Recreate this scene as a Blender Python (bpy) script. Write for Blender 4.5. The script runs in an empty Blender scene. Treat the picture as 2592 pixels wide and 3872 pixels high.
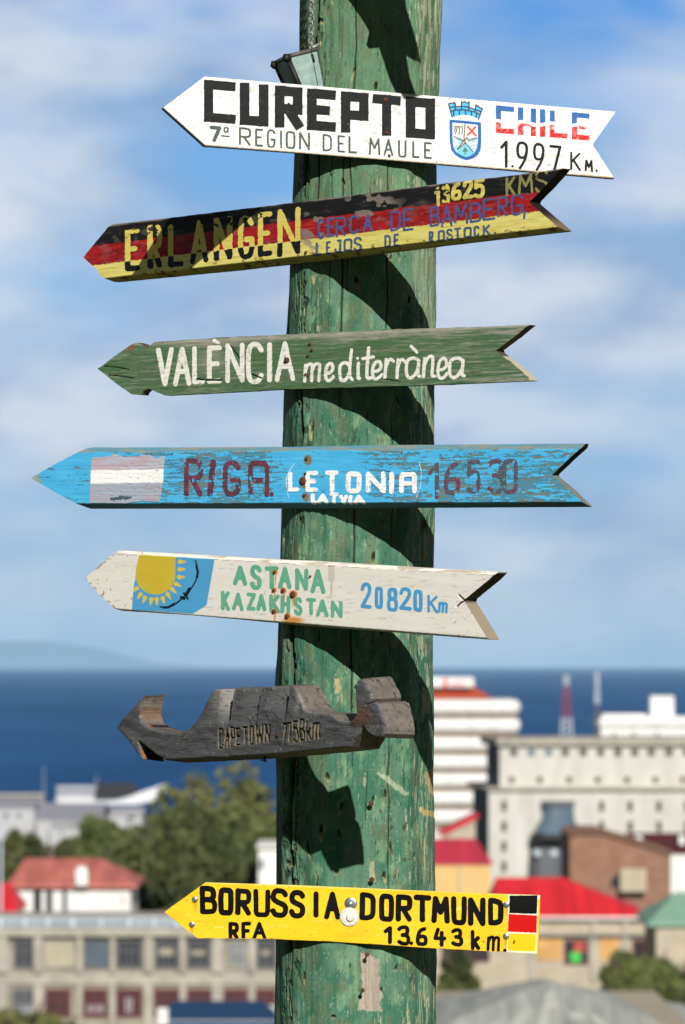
import bpy, math, random
import numpy as np
from mathutils import Vector

# ------------------------------------------------------------------ camera, world, sun
SC = bpy.context.scene
COL = SC.collection
EYE = 46.0                       # metres above the sea
F, CX, CY = 17227.0, 1296.0, 1936.0   # photo pixels (2592 x 3872)
PITCH = math.atan((2511 - CY) / F)
CAM = np.array([0.0, 0.0, EYE])
FW = np.array([0, math.cos(PITCH), math.sin(PITCH)])
UPV = np.array([0, -math.sin(PITCH), math.cos(PITCH)])
YP = 8.8                         # distance of the pole's axis

cd = bpy.data.cameras.new('camera')
cam = bpy.data.objects.new('camera', cd)
COL.objects.link(cam)
cam.location = CAM
cam.rotation_euler = (math.pi / 2 + PITCH, 0, 0)
cd.sensor_fit = 'VERTICAL'
cd.sensor_height = 23.6
cd.lens = 105
cd.clip_start = 0.1
cd.clip_end = 200000
cd.dof.use_dof = True
cd.dof.focus_distance = 8.6
cd.dof.aperture_fstop = 6.3
SC.camera = cam

SUN_TO = Vector((0.35, -1.86, 1.0)).normalized()
sl = bpy.data.lights.new('sun', 'SUN')
sl.energy = 5.0
sl.angle = math.radians(0.5)
sl.color = (1.0, 0.96, 0.89)
so = bpy.data.objects.new('sun', sl)
COL.objects.link(so)
so.rotation_euler = (-SUN_TO).to_track_quat('-Z', 'Y').to_euler()
so.location = (0, 0, 80)

W = bpy.data.worlds.new('World')
SC.world = W
W.use_nodes = True
nt = W.node_tree
nt.nodes.clear()


def nd(tree, kind, **kw):
    n = tree.nodes.new(kind)
    for k, v in kw.items():
        if k.startswith('i_'):
            n.inputs[k[2:].replace('_', ' ')].default_value = v
        else:
            setattr(n, k, v)
    return n


def lk(tree, a, b):
    tree.links.new(a, b)


def mathn(tree, op, a, b=None, clamp=False):
    n = tree.nodes.new('ShaderNodeMath')
    n.operation = op
    n.use_clamp = clamp
    for i, v in enumerate((a, b)):
        if v is None:
            continue
        if isinstance(v, (int, float)):
            n.inputs[i].default_value = v
        else:
            tree.links.new(v, n.inputs[i])
    return n.outputs[0]


SKY_STRENGTH = 0.08
out = nd(nt, 'ShaderNodeOutputWorld')
bg = nd(nt, 'ShaderNodeBackground')
bg.inputs['Strength'].default_value = SKY_STRENGTH
lk(nt, bg.outputs[0], out.inputs[0])
sky = nd(nt, 'ShaderNodeTexSky', sky_type='NISHITA', sun_disc=False)
sky.sun_elevation = math.asin(SUN_TO.z)
sky.sun_rotation = math.atan2(SUN_TO.x, SUN_TO.y)
sky.altitude = 50
sky.air_density = 1.0
sky.dust_density = 0.3
sky.ozone_density = 3.0
tc = nd(nt, 'ShaderNodeTexCoord')
sep = nd(nt, 'ShaderNodeSeparateXYZ')
lk(nt, tc.outputs['Generated'], sep.inputs[0])
# the band of sky over the horizon: pale at the sea, clear blue above; overhead the sky texture, deep and dark
ramp = nd(nt, 'ShaderNodeValToRGB')
el = mathn(nt, 'MULTIPLY', sep.outputs['Z'], 4.0, True)      # 1.0 = 14.5 degrees
lk(nt, el, ramp.inputs[0])
_k = 1.0 / (SKY_STRENGTH * 10.0)


def skyc(r, g, b):
    return tuple((((v / 255 + .055) / 1.055) ** 2.4) * _k for v in (r, g, b)) + (1,)


cr = ramp.color_ramp
cr.elements[0].position = 0.0
cr.elements[0].color = skyc(158, 194, 222)
cr.elements[1].position = 1.0
cr.elements[1].color = skyc(40, 100, 190)
for pos, c in ((0.10, (152, 190, 222)), (0.24, (138, 184, 226)), (0.38, (120, 178, 232)), (0.50, (106, 170, 234)), (0.60, (82, 150, 226))):
    e = cr.elements.new(pos)
    e.color = skyc(*c)
band = nd(nt, 'ShaderNodeMix', data_type='RGBA', blend_type='MULTIPLY')
band.inputs[0].default_value = 1.0
band.inputs[7].default_value = (10, 10, 10, 1)
lk(nt, ramp.outputs[0], band.inputs[6])
dim = nd(nt, 'ShaderNodeMix', data_type='RGBA', blend_type='MULTIPLY')
dim.inputs[0].default_value = 1.0
dim.inputs[7].default_value = (0.04, 0.05, 0.075, 1)
lk(nt, sky.outputs[0], dim.inputs[6])
fade = mathn(nt, 'SUBTRACT', 1.0, mathn(nt, 'DIVIDE', mathn(nt, 'SUBTRACT', sep.outputs['Z'], 0.148), 0.05, True))
fade = mathn(nt, 'MAXIMUM', mathn(nt, 'MINIMUM', fade, 1.0), 0.0)
blue = nd(nt, 'ShaderNodeMix', data_type='RGBA')
lk(nt, fade, blue.inputs[0])
lk(nt, dim.outputs[2], blue.inputs[6])
lk(nt, band.outputs[2], blue.inputs[7])
# clouds: angular coordinates (azimuth, elevation) in radians
az = mathn(nt, 'DIVIDE', sep.outputs['X'], mathn(nt, 'MAXIMUM', mathn(nt, 'ABSOLUTE', sep.outputs['Y']), 0.02))
comb = nd(nt, 'ShaderNodeCombineXYZ')
lk(nt, az, comb.inputs[0])
lk(nt, mathn(nt, 'MULTIPLY', sep.outputs['Z'], 2.3), comb.inputs[1])
lk(nt, sep.outputs['Y'], comb.inputs[2])
n1 = nd(nt, 'ShaderNodeTexNoise')
n1.inputs['Scale'].default_value = 15
n1.inputs['Detail'].default_value = 3
n1.inputs['Roughness'].default_value = 0.5
n1.inputs['Distortion'].default_value = 0.6
lk(nt, comb.outputs[0], n1.inputs['Vector'])
mask = mathn(nt, 'MULTIPLY', mathn(nt, 'SUBTRACT', n1.outputs[0], 0.5), 1.9)
mask = mathn(nt, 'ADD', mask, 0.58)


def blob(px, py, sx, sy, amp):
    """a bank of cloud (or a gap, amp < 0) in one direction of the sky"""
    global mask
    a0 = (px - CX) / F
    e0 = (2514 - py) / F
    dx = mathn(nt, 'DIVIDE', mathn(nt, 'SUBTRACT', az, a0), sx / F)
    dz = mathn(nt, 'DIVIDE', mathn(nt, 'SUBTRACT', sep.outputs['Z'], e0), sy / F)
    r2 = mathn(nt, 'ADD', mathn(nt, 'MULTIPLY', dx, dx), mathn(nt, 'MULTIPLY', dz, dz))
    g = mathn(nt, 'EXPONENT', mathn(nt, 'MULTIPLY', r2, -1.0))
    mask = mathn(nt, 'ADD', mask, mathn(nt, 'MULTIPLY', g, amp))


for b in ((150, 250, 700, 230, 0.40), (120, 760, 560, 200, 0.45), (1000, 610, 420, 130, -0.75),
          (2400, 20, 600, 130, -0.5), (2050, 480, 450, 200, -0.42), (2250, 1180, 620, 260, 0.55),
          (400, 1080, 420, 70, -0.30), (350, 1500, 560, 240, 0.42), (300, 1960, 600, 140, -0.05),
          (1900, 1800, 500, 150, -0.02), (2200, 2230, 500, 130, 0.15), (250, 2300, 400, 130, 0.15),
          (2450, 780, 260, 90, 0.15), (2250, 1730, 520, 90, -0.55), (250, 1880, 420, 60, -0.3), (2500, 1700, 300, 120, 0.12), (700, 60, 250, 120, -0.2)):
    blob(*b)
mask = mathn(nt, 'MAXIMUM', mathn(nt, 'MINIMUM', mask, 0.92), 0.03)
mask = mathn(nt, 'MULTIPLY', mask, mathn(nt, 'ADD', mathn(nt, 'MULTIPLY', fade, 0.88), 0.12))
n2 = nd(nt, 'ShaderNodeTexNoise')
n2.inputs['Scale'].default_value = 20
n2.inputs['Detail'].default_value = 4
lk(nt, comb.outputs[0], n2.inputs['Vector'])
ccol = nd(nt, 'ShaderNodeValToRGB')
ccol.color_ramp.elements[0].position = 0.36
ccol.color_ramp.elements[0].color = tuple(v * 10 for v in skyc(150, 175, 209)[:3]) + (1,)
ccol.color_ramp.elements[1].position = 0.62
ccol.color_ramp.elements[1].color = tuple(v * 10 for v in skyc(222, 227, 236)[:3]) + (1,)
lk(nt, n2.outputs[0], ccol.inputs[0])
cm = nd(nt, 'ShaderNodeMix', data_type='RGBA')
lk(nt, mask, cm.inputs[0])
lk(nt, blue.outputs[2], cm.inputs[6])
lk(nt, ccol.outputs[0], cm.inputs[7])
lk(nt, cm.outputs[2], bg.inputs['Color'])

SC.view_settings.view_transform = 'Standard'
SC.view_settings.look = 'None'
SC.view_settings.exposure = 0.0
SC.view_settings.gamma = 1.0


# ------------------------------------------------------------------ helpers
def rays(px, py):
    px = np.asarray(px, float)
    py = np.asarray(py, float)
    x = (px - CX) / F
    y = -(py - CY) / F
    d = FW[None, :] + y[:, None] * UPV[None, :]
    d[:, 0] += x
    return d


def at(px, py, dist):
    """the point seen at photo pixel (px, py) at depth y = dist"""
    d = rays([px], [py])[0]
    return CAM + d * (dist / d[1])


def lin(c):
    c = np.asarray(c, float)
    return np.where(c <= 0.04045, c / 12.92, ((np.clip(c, 0, None) + 0.055) / 1.055) ** 2.4)


def C8(r, g, b):
    return np.array([r, g, b]) / 255.0


def _hash(ix, iy, seed):
    h = (ix.astype(np.int64) * 374761393 + iy.astype(np.int64) * 668265263 + seed * 1274126177) & 0xffffffff
    h = ((h ^ (h >> 13)) * 1274126177) & 0xffffffff
    h = (h ^ (h >> 16)) & 0xffffffff
    return h / 4294967295.0


def vn(x, y, seed):
    ix = np.floor(x)
    iy = np.floor(y)
    fx = x - ix
    fy = y - iy
    fx = fx * fx * (3 - 2 * fx)
    fy = fy * fy * (3 - 2 * fy)
    a = _hash(ix, iy, seed)
    b = _hash(ix + 1, iy, seed)
    c = _hash(ix, iy + 1, seed)
    d = _hash(ix + 1, iy + 1, seed)
    return (a * (1 - fx) + b * fx) * (1 - fy) + (c * (1 - fx) + d * fx) * fy


def fbm(x, y, sx, sy, seed, oct=4, gain=0.5):
    """value noise 0..1, feature size sx by sy"""
    v = 0
    amp = 1.0
    tot = 0
    for o in range(oct):
        v = v + amp * vn(x / sx * 2 ** o + 17.3 * o, y / sy * 2 ** o + 9.1 * o, seed + o * 31)
        tot += amp
        amp *= gain
    return v / tot


def sst(a, b, x):
    t = np.clip((x - a) / (b - a), 0, 1)
    return t * t * (3 - 2 * t)


def mix(a, b, t):
    t = np.asarray(t)[..., None]
    return a * (1 - t) + b * t


def full(x, c):
    return np.tile(np.asarray(c, float), (len(x), 1))


def seg_d(X, Y, p, q):
    px, py = p
    vx, vy = q[0] - px, q[1] - py
    L = vx * vx + vy * vy + 1e-9
    t = np.clip(((X - px) * vx + (Y - py) * vy) / L, 0, 1)
    return np.hypot(X - px - t * vx, Y - py - t * vy)


def box_d(X, Y, p, q, hw):
    vx, vy = q[0] - p[0], q[1] - p[1]
    L = math.hypot(vx, vy) + 1e-9
    vx, vy = vx / L, vy / L
    a = (X - p[0]) * vx + (Y - p[1]) * vy
    b = np.abs(-(X - p[0]) * vy + (Y - p[1]) * vx)
    return np.maximum(b - hw, np.abs(a - L / 2) - L / 2 - hw)


def poly_sd(X, Y, poly):
    d = np.full(X.shape, 1e9)
    ins = np.zeros(X.shape, bool)
    n = len(poly)
    for i in range(n):
        p, q = poly[i], poly[(i + 1) % n]
        d = np.minimum(d, seg_d(X, Y, p, q))
        c = ((p[1] > Y) != (q[1] > Y)) & (X < (q[0] - p[0]) * (Y - p[1]) / (q[1] - p[1] + 1e-12) + p[0])
        ins ^= c
    return np.where(ins, -d, d)


def chaikin(pts, n=3):
    for _ in range(n):
        o = [pts[0]]
        for a, b in zip(pts[:-1], pts[1:]):
            o.append((a[0] * .75 + b[0] * .25, a[1] * .75 + b[1] * .25))
            o.append((a[0] * .25 + b[0] * .75, a[1] * .25 + b[1] * .75))
        o.append(pts[-1])
        pts = o
    return pts


def stroke_sd(X, Y, lines, square=False):
    """lines: list of (points, half width)"""
    f = np.full(X.shape, 1e9)
    for pts, hw in lines:
        xs = [p[0] for p in pts]
        ys = [p[1] for p in pts]
        m = 14 + hw
        sel = (X > min(xs) - m) & (X < max(xs) + m) & (Y > min(ys) - m) & (Y < max(ys) + m)
        if not sel.any():
            continue
        xx, yy = X[sel], Y[sel]
        d = np.full(xx.shape, 1e9)
        for p, q in zip(pts[:-1], pts[1:]):
            d = np.minimum(d, box_d(xx, yy, p, q, hw) if square else seg_d(xx, yy, p, q) - hw)
        if len(pts) == 1:
            d = np.hypot(xx - pts[0][0], yy - pts[0][1]) - hw
        f[sel] = np.minimum(f[sel], d)
    return f


def march(gx, gy, f):
    """iso-surface f < 0 on a grid -> (px, py, tris)"""
    ny, nx = f.shape
    X, Y = np.meshgrid(gx, gy)
    P = np.stack([X.ravel(), Y.ravel()], 1)
    v = f.ravel()
    v = np.where(np.abs(v) < 1e-6, 1e-6, v)
    i = (np.arange(ny - 1)[:, None] * nx + np.arange(nx - 1)[None, :]).ravel()
    a, b, c, d = i, i + 1, i + nx, i + nx + 1
    T = np.concatenate([np.stack([a, c, b], 1), np.stack([b, c, d], 1)])
    ins = v[T] < 0
    k = ins.sum(1)
    faces = [T[k == 3]]
    N = len(v)
    ekeys = []

    def ekey(p, q):
        return np.minimum(p, q) * N + np.maximum(p, q)
    t1 = T[k == 1]
    if len(t1):
        w = ins[k == 1].argmax(1)
        r = np.arange(len(t1))
        p, q, s = t1[r, w], t1[r, (w + 1) % 3], t1[r, (w + 2) % 3]
        faces.append(np.stack([p, -ekey(p, q) - 1, -ekey(p, s) - 1], 1))
    t2 = T[k == 2]
    if len(t2):
        w = (~ins[k == 2]).argmax(1)
        r = np.arange(len(t2))
        p, q, s = t2[r, w], t2[r, (w + 1) % 3], t2[r, (w + 2) % 3]   # p outside
        e1, e2 = -ekey(p, q) - 1, -ekey(p, s) - 1
        faces.append(np.stack([e1, q, s], 1))
        faces.append(np.stack([e1, s, e2], 1))
    Fc = np.concatenate(faces)
    if not len(Fc):
        return np.zeros(0), np.zeros(0), np.zeros((0, 3), int)
    u, inv = np.unique(Fc, return_inverse=True)
    inv = inv.reshape(Fc.shape)
    pos = np.zeros((len(u), 2))
    g = u >= 0
    pos[g] = P[u[g]]
    key = -(u[~g] + 1)
    p, q = key // N, key % N
    t = (v[p] / (v[p] - v[q]))[:, None]
    pos[~g] = P[p] + (P[q] - P[p]) * t
    return pos[:, 0], pos[:, 1], inv


def boundary(tris):
    e = np.concatenate([tris[:, [0, 1]], tris[:, [1, 2]], tris[:, [2, 0]]])
    key = np.minimum(e[:, 0], e[:, 1]).astype(np.int64) * (1 << 32) + np.maximum(e[:, 0], e[:, 1])
    u, idx, cnt = np.unique(key, return_index=True, return_counts=True)
    return e[idx[cnt == 1]]


def mesh_np(name, verts, polys, mat, parent=None, col=None, smooth=None):
    """polys: list of int arrays (M,k)"""
    me = bpy.data.meshes.new(name)
    verts = np.asarray(verts, np.float64)
    if parent is not None:
        verts = verts - np.array(wloc(parent))
    me.vertices.add(len(verts))
    me.vertices.foreach_set('co', verts.astype(np.float32).ravel())
    loops = np.concatenate([p.ravel() for p in polys]).astype(np.int32)
    starts = []
    o = 0
    for p in polys:
        m, k = p.shape
        starts.append(o + np.arange(m) * k)
        o += m * k
    starts = np.concatenate(starts).astype(np.int32)
    me.loops.add(len(loops))
    me.loops.foreach_set('vertex_index', loops)
    me.polygons.add(len(starts))
    me.polygons.foreach_set('loop_start', starts)
    if smooth is not None:
        me.polygons.foreach_set('use_smooth', np.concatenate([np.full(len(p), s, bool) for p, s in zip(polys, smooth)]))
    if col is not None:
        at_ = me.attributes.new('Col', 'FLOAT_COLOR', 'POINT')
        at_.data.foreach_set('color', np.asarray(col, np.float32).ravel())
    me.update(calc_edges=True)
    me.materials.append(mat)
    ob = bpy.data.objects.new(name, me)
    COL.objects.link(ob)
    if parent is not None:
        ob.parent = parent
    return ob


def wloc(o):
    v = Vector(o.location)
    while o.parent is not None:
        o = o.parent
        v = v + Vector(o.location)
    return v


def tag(o, label=None, cat=None, group=None, kind=None):
    if label:
        o['label'] = label
    if cat:
        o['category'] = cat
    if group:
        o['group'] = group
    if kind:
        o['kind'] = kind
    return o


def thing(name, label, cat, loc, group=None):
    o = bpy.data.objects.new(name, None)
    o.empty_display_size = 0.2
    COL.objects.link(o)
    o.location = Vector(loc)
    return tag(o, label, cat, group)


class MB:
    """collects boxes, prisms and tubes, links them as ONE mesh object"""

    def __init__(s):
        s.v = []
        s.f = []

    def add(s, vs, fs):
        o = len(s.v)
        s.v += [tuple(map(float, p)) for p in vs]
        s.f += [tuple(i + o for i in f) for f in fs]
        return s

    def box(s, x0, x1, y0, y1, z0, z1):
        return s.add([(x0, y0, z0), (x1, y0, z0), (x1, y1, z0), (x0, y1, z0), (x0, y0, z1), (x1, y0, z1), (x1, y1, z1), (x0, y1, z1)],
                     [(3, 2, 1, 0), (4, 5, 6, 7), (0, 1, 5, 4), (1, 2, 6, 5), (2, 3, 7, 6), (3, 0, 4, 7)])

    def prism(s, pts, d):
        """closed planar polygon pts extruded by vector d"""
        n = len(pts)
        a = [tuple(p) for p in pts]
        b = [tuple(p[i] + d[i] for i in range(3)) for p in pts]
        return s.add(a + b, [tuple(range(n))[::-1], tuple(range(n, 2 * n))] + [(i, (i + 1) % n, n + (i + 1) % n, n + i) for i in range(n)])

    def tube(s, path, rad, n=8, cap=True):
        path = [Vector(p) for p in path]
        rad = rad if isinstance(rad, (list, tuple)) else [rad] * len(path)
        o = len(s.v)
        m = len(path)
        for i, p in enumerate(path):
            t = (path[min(i + 1, m - 1)] - path[max(i - 1, 0)]).normalized()
            a = t.cross(Vector((0, 0, 1)) if abs(t.z) < 0.9 else Vector((1, 0, 0))).normalized()
            b = t.cross(a)
            for k in range(n):
                w = 2 * math.pi * k / n
                s.v.append(tuple(p + (a * math.cos(w) + b * math.sin(w)) * rad[i]))
        for i in range(m - 1):
            for k in range(n):
                s.f.append((o + i * n + k, o + i * n + (k + 1) % n, o + (i + 1) * n + (k + 1) % n, o + (i + 1) * n + k))
        if cap:
            s.f.append(tuple(o + k for k in range(n))[::-1])
            s.f.append(tuple(o + (m - 1) * n + k for k in range(n)))
        return s

    def build(s, name, mat, parent=None, smooth=False, bevel=0):
        me = bpy.data.meshes.new(name)
        w = Vector((0, 0, 0)) if parent is None else wloc(parent)
        me.from_pydata([tuple(Vector(p) - w) for p in s.v], [], s.f)
        me.update()
        me.materials.append(mat)
        if smooth:
            me.polygons.foreach_set('use_smooth', [True] * len(me.polygons))
        ob = bpy.data.objects.new(name, me)
        COL.objects.link(ob)
        if parent is not None:
            ob.parent = parent
        if bevel:
            b = ob.modifiers.new('bevel', 'BEVEL')
            b.width = bevel
            b.segments = 2
        return ob


# ------------------------------------------------------------------ materials
def attr_mat(name, bump=0.25, scale=900.0, stretch=(1, 1, 1), spec=0.35, dist=0.0006, vary=0.10):
    m = bpy.data.materials.new(name)
    m.use_nodes = True
    t = m.node_tree
    b = t.nodes['Principled BSDF']
    a = nd(t, 'ShaderNodeAttribute', attribute_name='Col')
    geo = nd(t, 'ShaderNodeNewGeometry')
    mp = nd(t, 'ShaderNodeMapping')
    mp.inputs['Scale'].default_value = stretch
    lk(t, geo.outputs['Position'], mp.inputs[0])
    n = nd(t, 'ShaderNodeTexNoise')
    n.inputs['Scale'].default_value = scale
    n.inputs['Detail'].default_value = 4
    lk(t, mp.outputs[0], n.inputs['Vector'])
    hv = nd(t, 'ShaderNodeMix', data_type='RGBA', blend_type='MULTIPLY')
    hv.inputs[0].default_value = 1.0
    rr = nd(t, 'ShaderNodeValToRGB')
    rr.color_ramp.elements[0].position = 0.3
    rr.color_ramp.elements[0].color = (1 - vary,) * 3 + (1,)
    rr.color_ramp.elements[1].position = 0.7
    rr.color_ramp.elements[1].color = (1 + vary,) * 3 + (1,)
    lk(t, n.outputs[0], rr.inputs[0])
    lk(t, a.outputs['Color'], hv.inputs[6])
    lk(t, rr.outputs[0], hv.inputs[7])
    lk(t, hv.outputs[2], b.inputs['Base Color'])
    lk(t, a.outputs['Alpha'], b.inputs['Roughness'])
    b.inputs['Specular IOR Level'].default_value = spec
    bp = nd(t, 'ShaderNodeBump')
    bp.inputs['Strength'].default_value = bump
    bp.inputs['Distance'].default_value = dist
    lk(t, n.outputs[0], bp.inputs['Height'])
    lk(t, bp.outputs[0], b.inputs['Normal'])
    return m


def plain(name, c, rough=0.7, metal=0.0, spec=0.4, vary=0.12, scale=6.0, bump=0.0, stretch=(1, 1, 1), c2=None, detail=5):
    """procedural material: base colour (linear) mottled by noise"""
    m = bpy.data.materials.new(name)
    m.use_nodes = True
    t = m.node_tree
    b = t.nodes['Principled BSDF']
    geo = nd(t, 'ShaderNodeNewGeometry')
    mp = nd(t, 'ShaderNodeMapping')
    mp.inputs['Scale'].default_value = stretch
    lk(t, geo.outputs['Position'], mp.inputs[0])
    n = nd(t, 'ShaderNodeTexNoise')
    n.inputs['Scale'].default_value = scale
    n.inputs['Detail'].default_value = detail
    n.inputs['Roughness'].default_value = 0.6
    lk(t, mp.outputs[0], n.inputs['Vector'])
    rr = nd(t, 'ShaderNodeValToRGB')
    rr.color_ramp.elements[0].position = 0.32
    rr.color_ramp.elements[1].position = 0.68
    if c2 is None:
        rr.color_ramp.elements[0].color = tuple(x * (1 - vary) for x in c) + (1,)
        rr.color_ramp.elements[1].color = tuple(x * (1 + vary) for x in c) + (1,)
    else:
        rr.color_ramp.elements[0].color = tuple(c) + (1,)
        rr.color_ramp.elements[1].color = tuple(c2) + (1,)
    lk(t, n.outputs[0], rr.inputs[0])
    lk(t, rr.outputs[0], b.inputs['Base Color'])
    b.inputs['Roughness'].default_value = rough
    b.inputs['Metallic'].default_value = metal
    b.inputs['Specular IOR Level'].default_value = spec
    if bump:
        bp = nd(t, 'ShaderNodeBump')
        bp.inputs['Strength'].default_value = bump
        bp.inputs['Distance'].default_value = 0.02
        lk(t, n.outputs[0], bp.inputs['Height'])
        lk(t, bp.outputs[0], b.inputs['Normal'])
    return m


M_PAINT = attr_mat('painted_wood', bump=0.22, scale=700, spec=0.2)
M_POLE = attr_mat('weathered_pole', bump=0.5, scale=420, stretch=(1, 1, 0.45), dist=0.0012, vary=0.16, spec=0.25)
M_CARVED = attr_mat('carved_dark_wood', bump=0.7, scale=650, dist=0.0015, vary=0.25, spec=0.4)
M_METAL = attr_mat('sheet_metal_paint', bump=0.05, scale=300, spec=0.22, vary=0.03)
M_RUST = plain('rusty_iron', (0.10, 0.035, 0.018), rough=0.75, vary=0.45, scale=900, bump=0.3)
M_STEEL = plain('galvanised_steel', (0.55, 0.57, 0.60), rough=0.3, metal=0.9, scale=500, vary=0.1)
M_BLACK = plain('black_iron', (0.012, 0.012, 0.013), rough=0.55, scale=300, vary=0.3)
M_CHAIN = plain('dull_chain', (0.36, 0.38, 0.37), rough=0.5, metal=0.5, scale=400, vary=0.3)


# ------------------------------------------------------------------ the pole
D2S = 2592 / 1568.0
_py = np.array([-400, 0, 200, 360, 600, 900, 1180, 1450, 1700, 2000, 2342, 3400]) * D2S
_pl = np.array([688, 687.5, 685, 673, 663.5, 655, 645.5, 636.5, 632.5, 632, 630.5, 622]) * D2S
_pr = np.array([1011, 1009, 1006, 998.5, 998, 993.5, 994.5, 991, 992, 990, 996, 1004]) * D2S


def pole_cr(py):
    """world x of the axis, radius, world z at photo row py"""
    l, r = np.interp(py, _py, _pl), np.interp(py, _py, _pr)
    py = np.atleast_1d(np.asarray(py, float))
    a = rays(np.full(len(py), 0.0) + l, py)
    b = rays(np.full(len(py), 0.0) + r, py)
    xa = a[:, 0] / a[:, 1] * YP
    xb = b[:, 0] / b[:, 1] * YP
    z = EYE + a[:, 2] / a[:, 1] * YP
    return (xa + xb) / 2, (xb - xa) / 2, z


_sec = [(-1, .12), (-.985, -.18), (-.90, -.48), (-.72, -.735), (-.42, -.90), (-.05, -.965), (.32, -.93), (.66, -.78), (.88, -.46), (.985, -.14), (1, .12)]


def make_section():
    pts = list(_sec)
    for k in range(1, 14):
        w = math.pi * k / 14
        pts.append((math.cos(w) * 1.0, .12 + math.sin(w) * .9))
    pts.append(pts[0])
    P = np.array(pts)
    seg = np.hypot(*np.diff(P, axis=0).T)
    s = np.concatenate([[0], np.cumsum(seg)])
    n = 720
    q = np.linspace(0, s[-1], n, endpoint=False)
    X = np.interp(q, s, P[:, 0])
    Y = np.interp(q, s, P[:, 1])
    for _ in range(60):
        X = (np.roll(X, 1) + 2 * X + np.roll(X, -1)) / 4
        Y = (np.roll(Y, 1) + 2 * Y + np.roll(Y, -1)) / 4
    # front side dense, back side sparse
    front = (Y < 0.1)
    keep = front | (np.arange(n) % 10 == 0)
    X, Y = X[keep], Y[keep]
    sc = 2 / (X.max() - X.min())
    return (X - (X.max() + X.min()) / 2) * sc, Y * sc


SX, SY = make_section()


def support(a):
    return float(np.max(SX * -math.sin(a) + SY * -math.cos(a)))


def sec_y(ux):
    m = SY < 0.1
    o = np.argsort(SX[m])
    return np.interp(ux, SX[m][o], SY[m][o])


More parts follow.
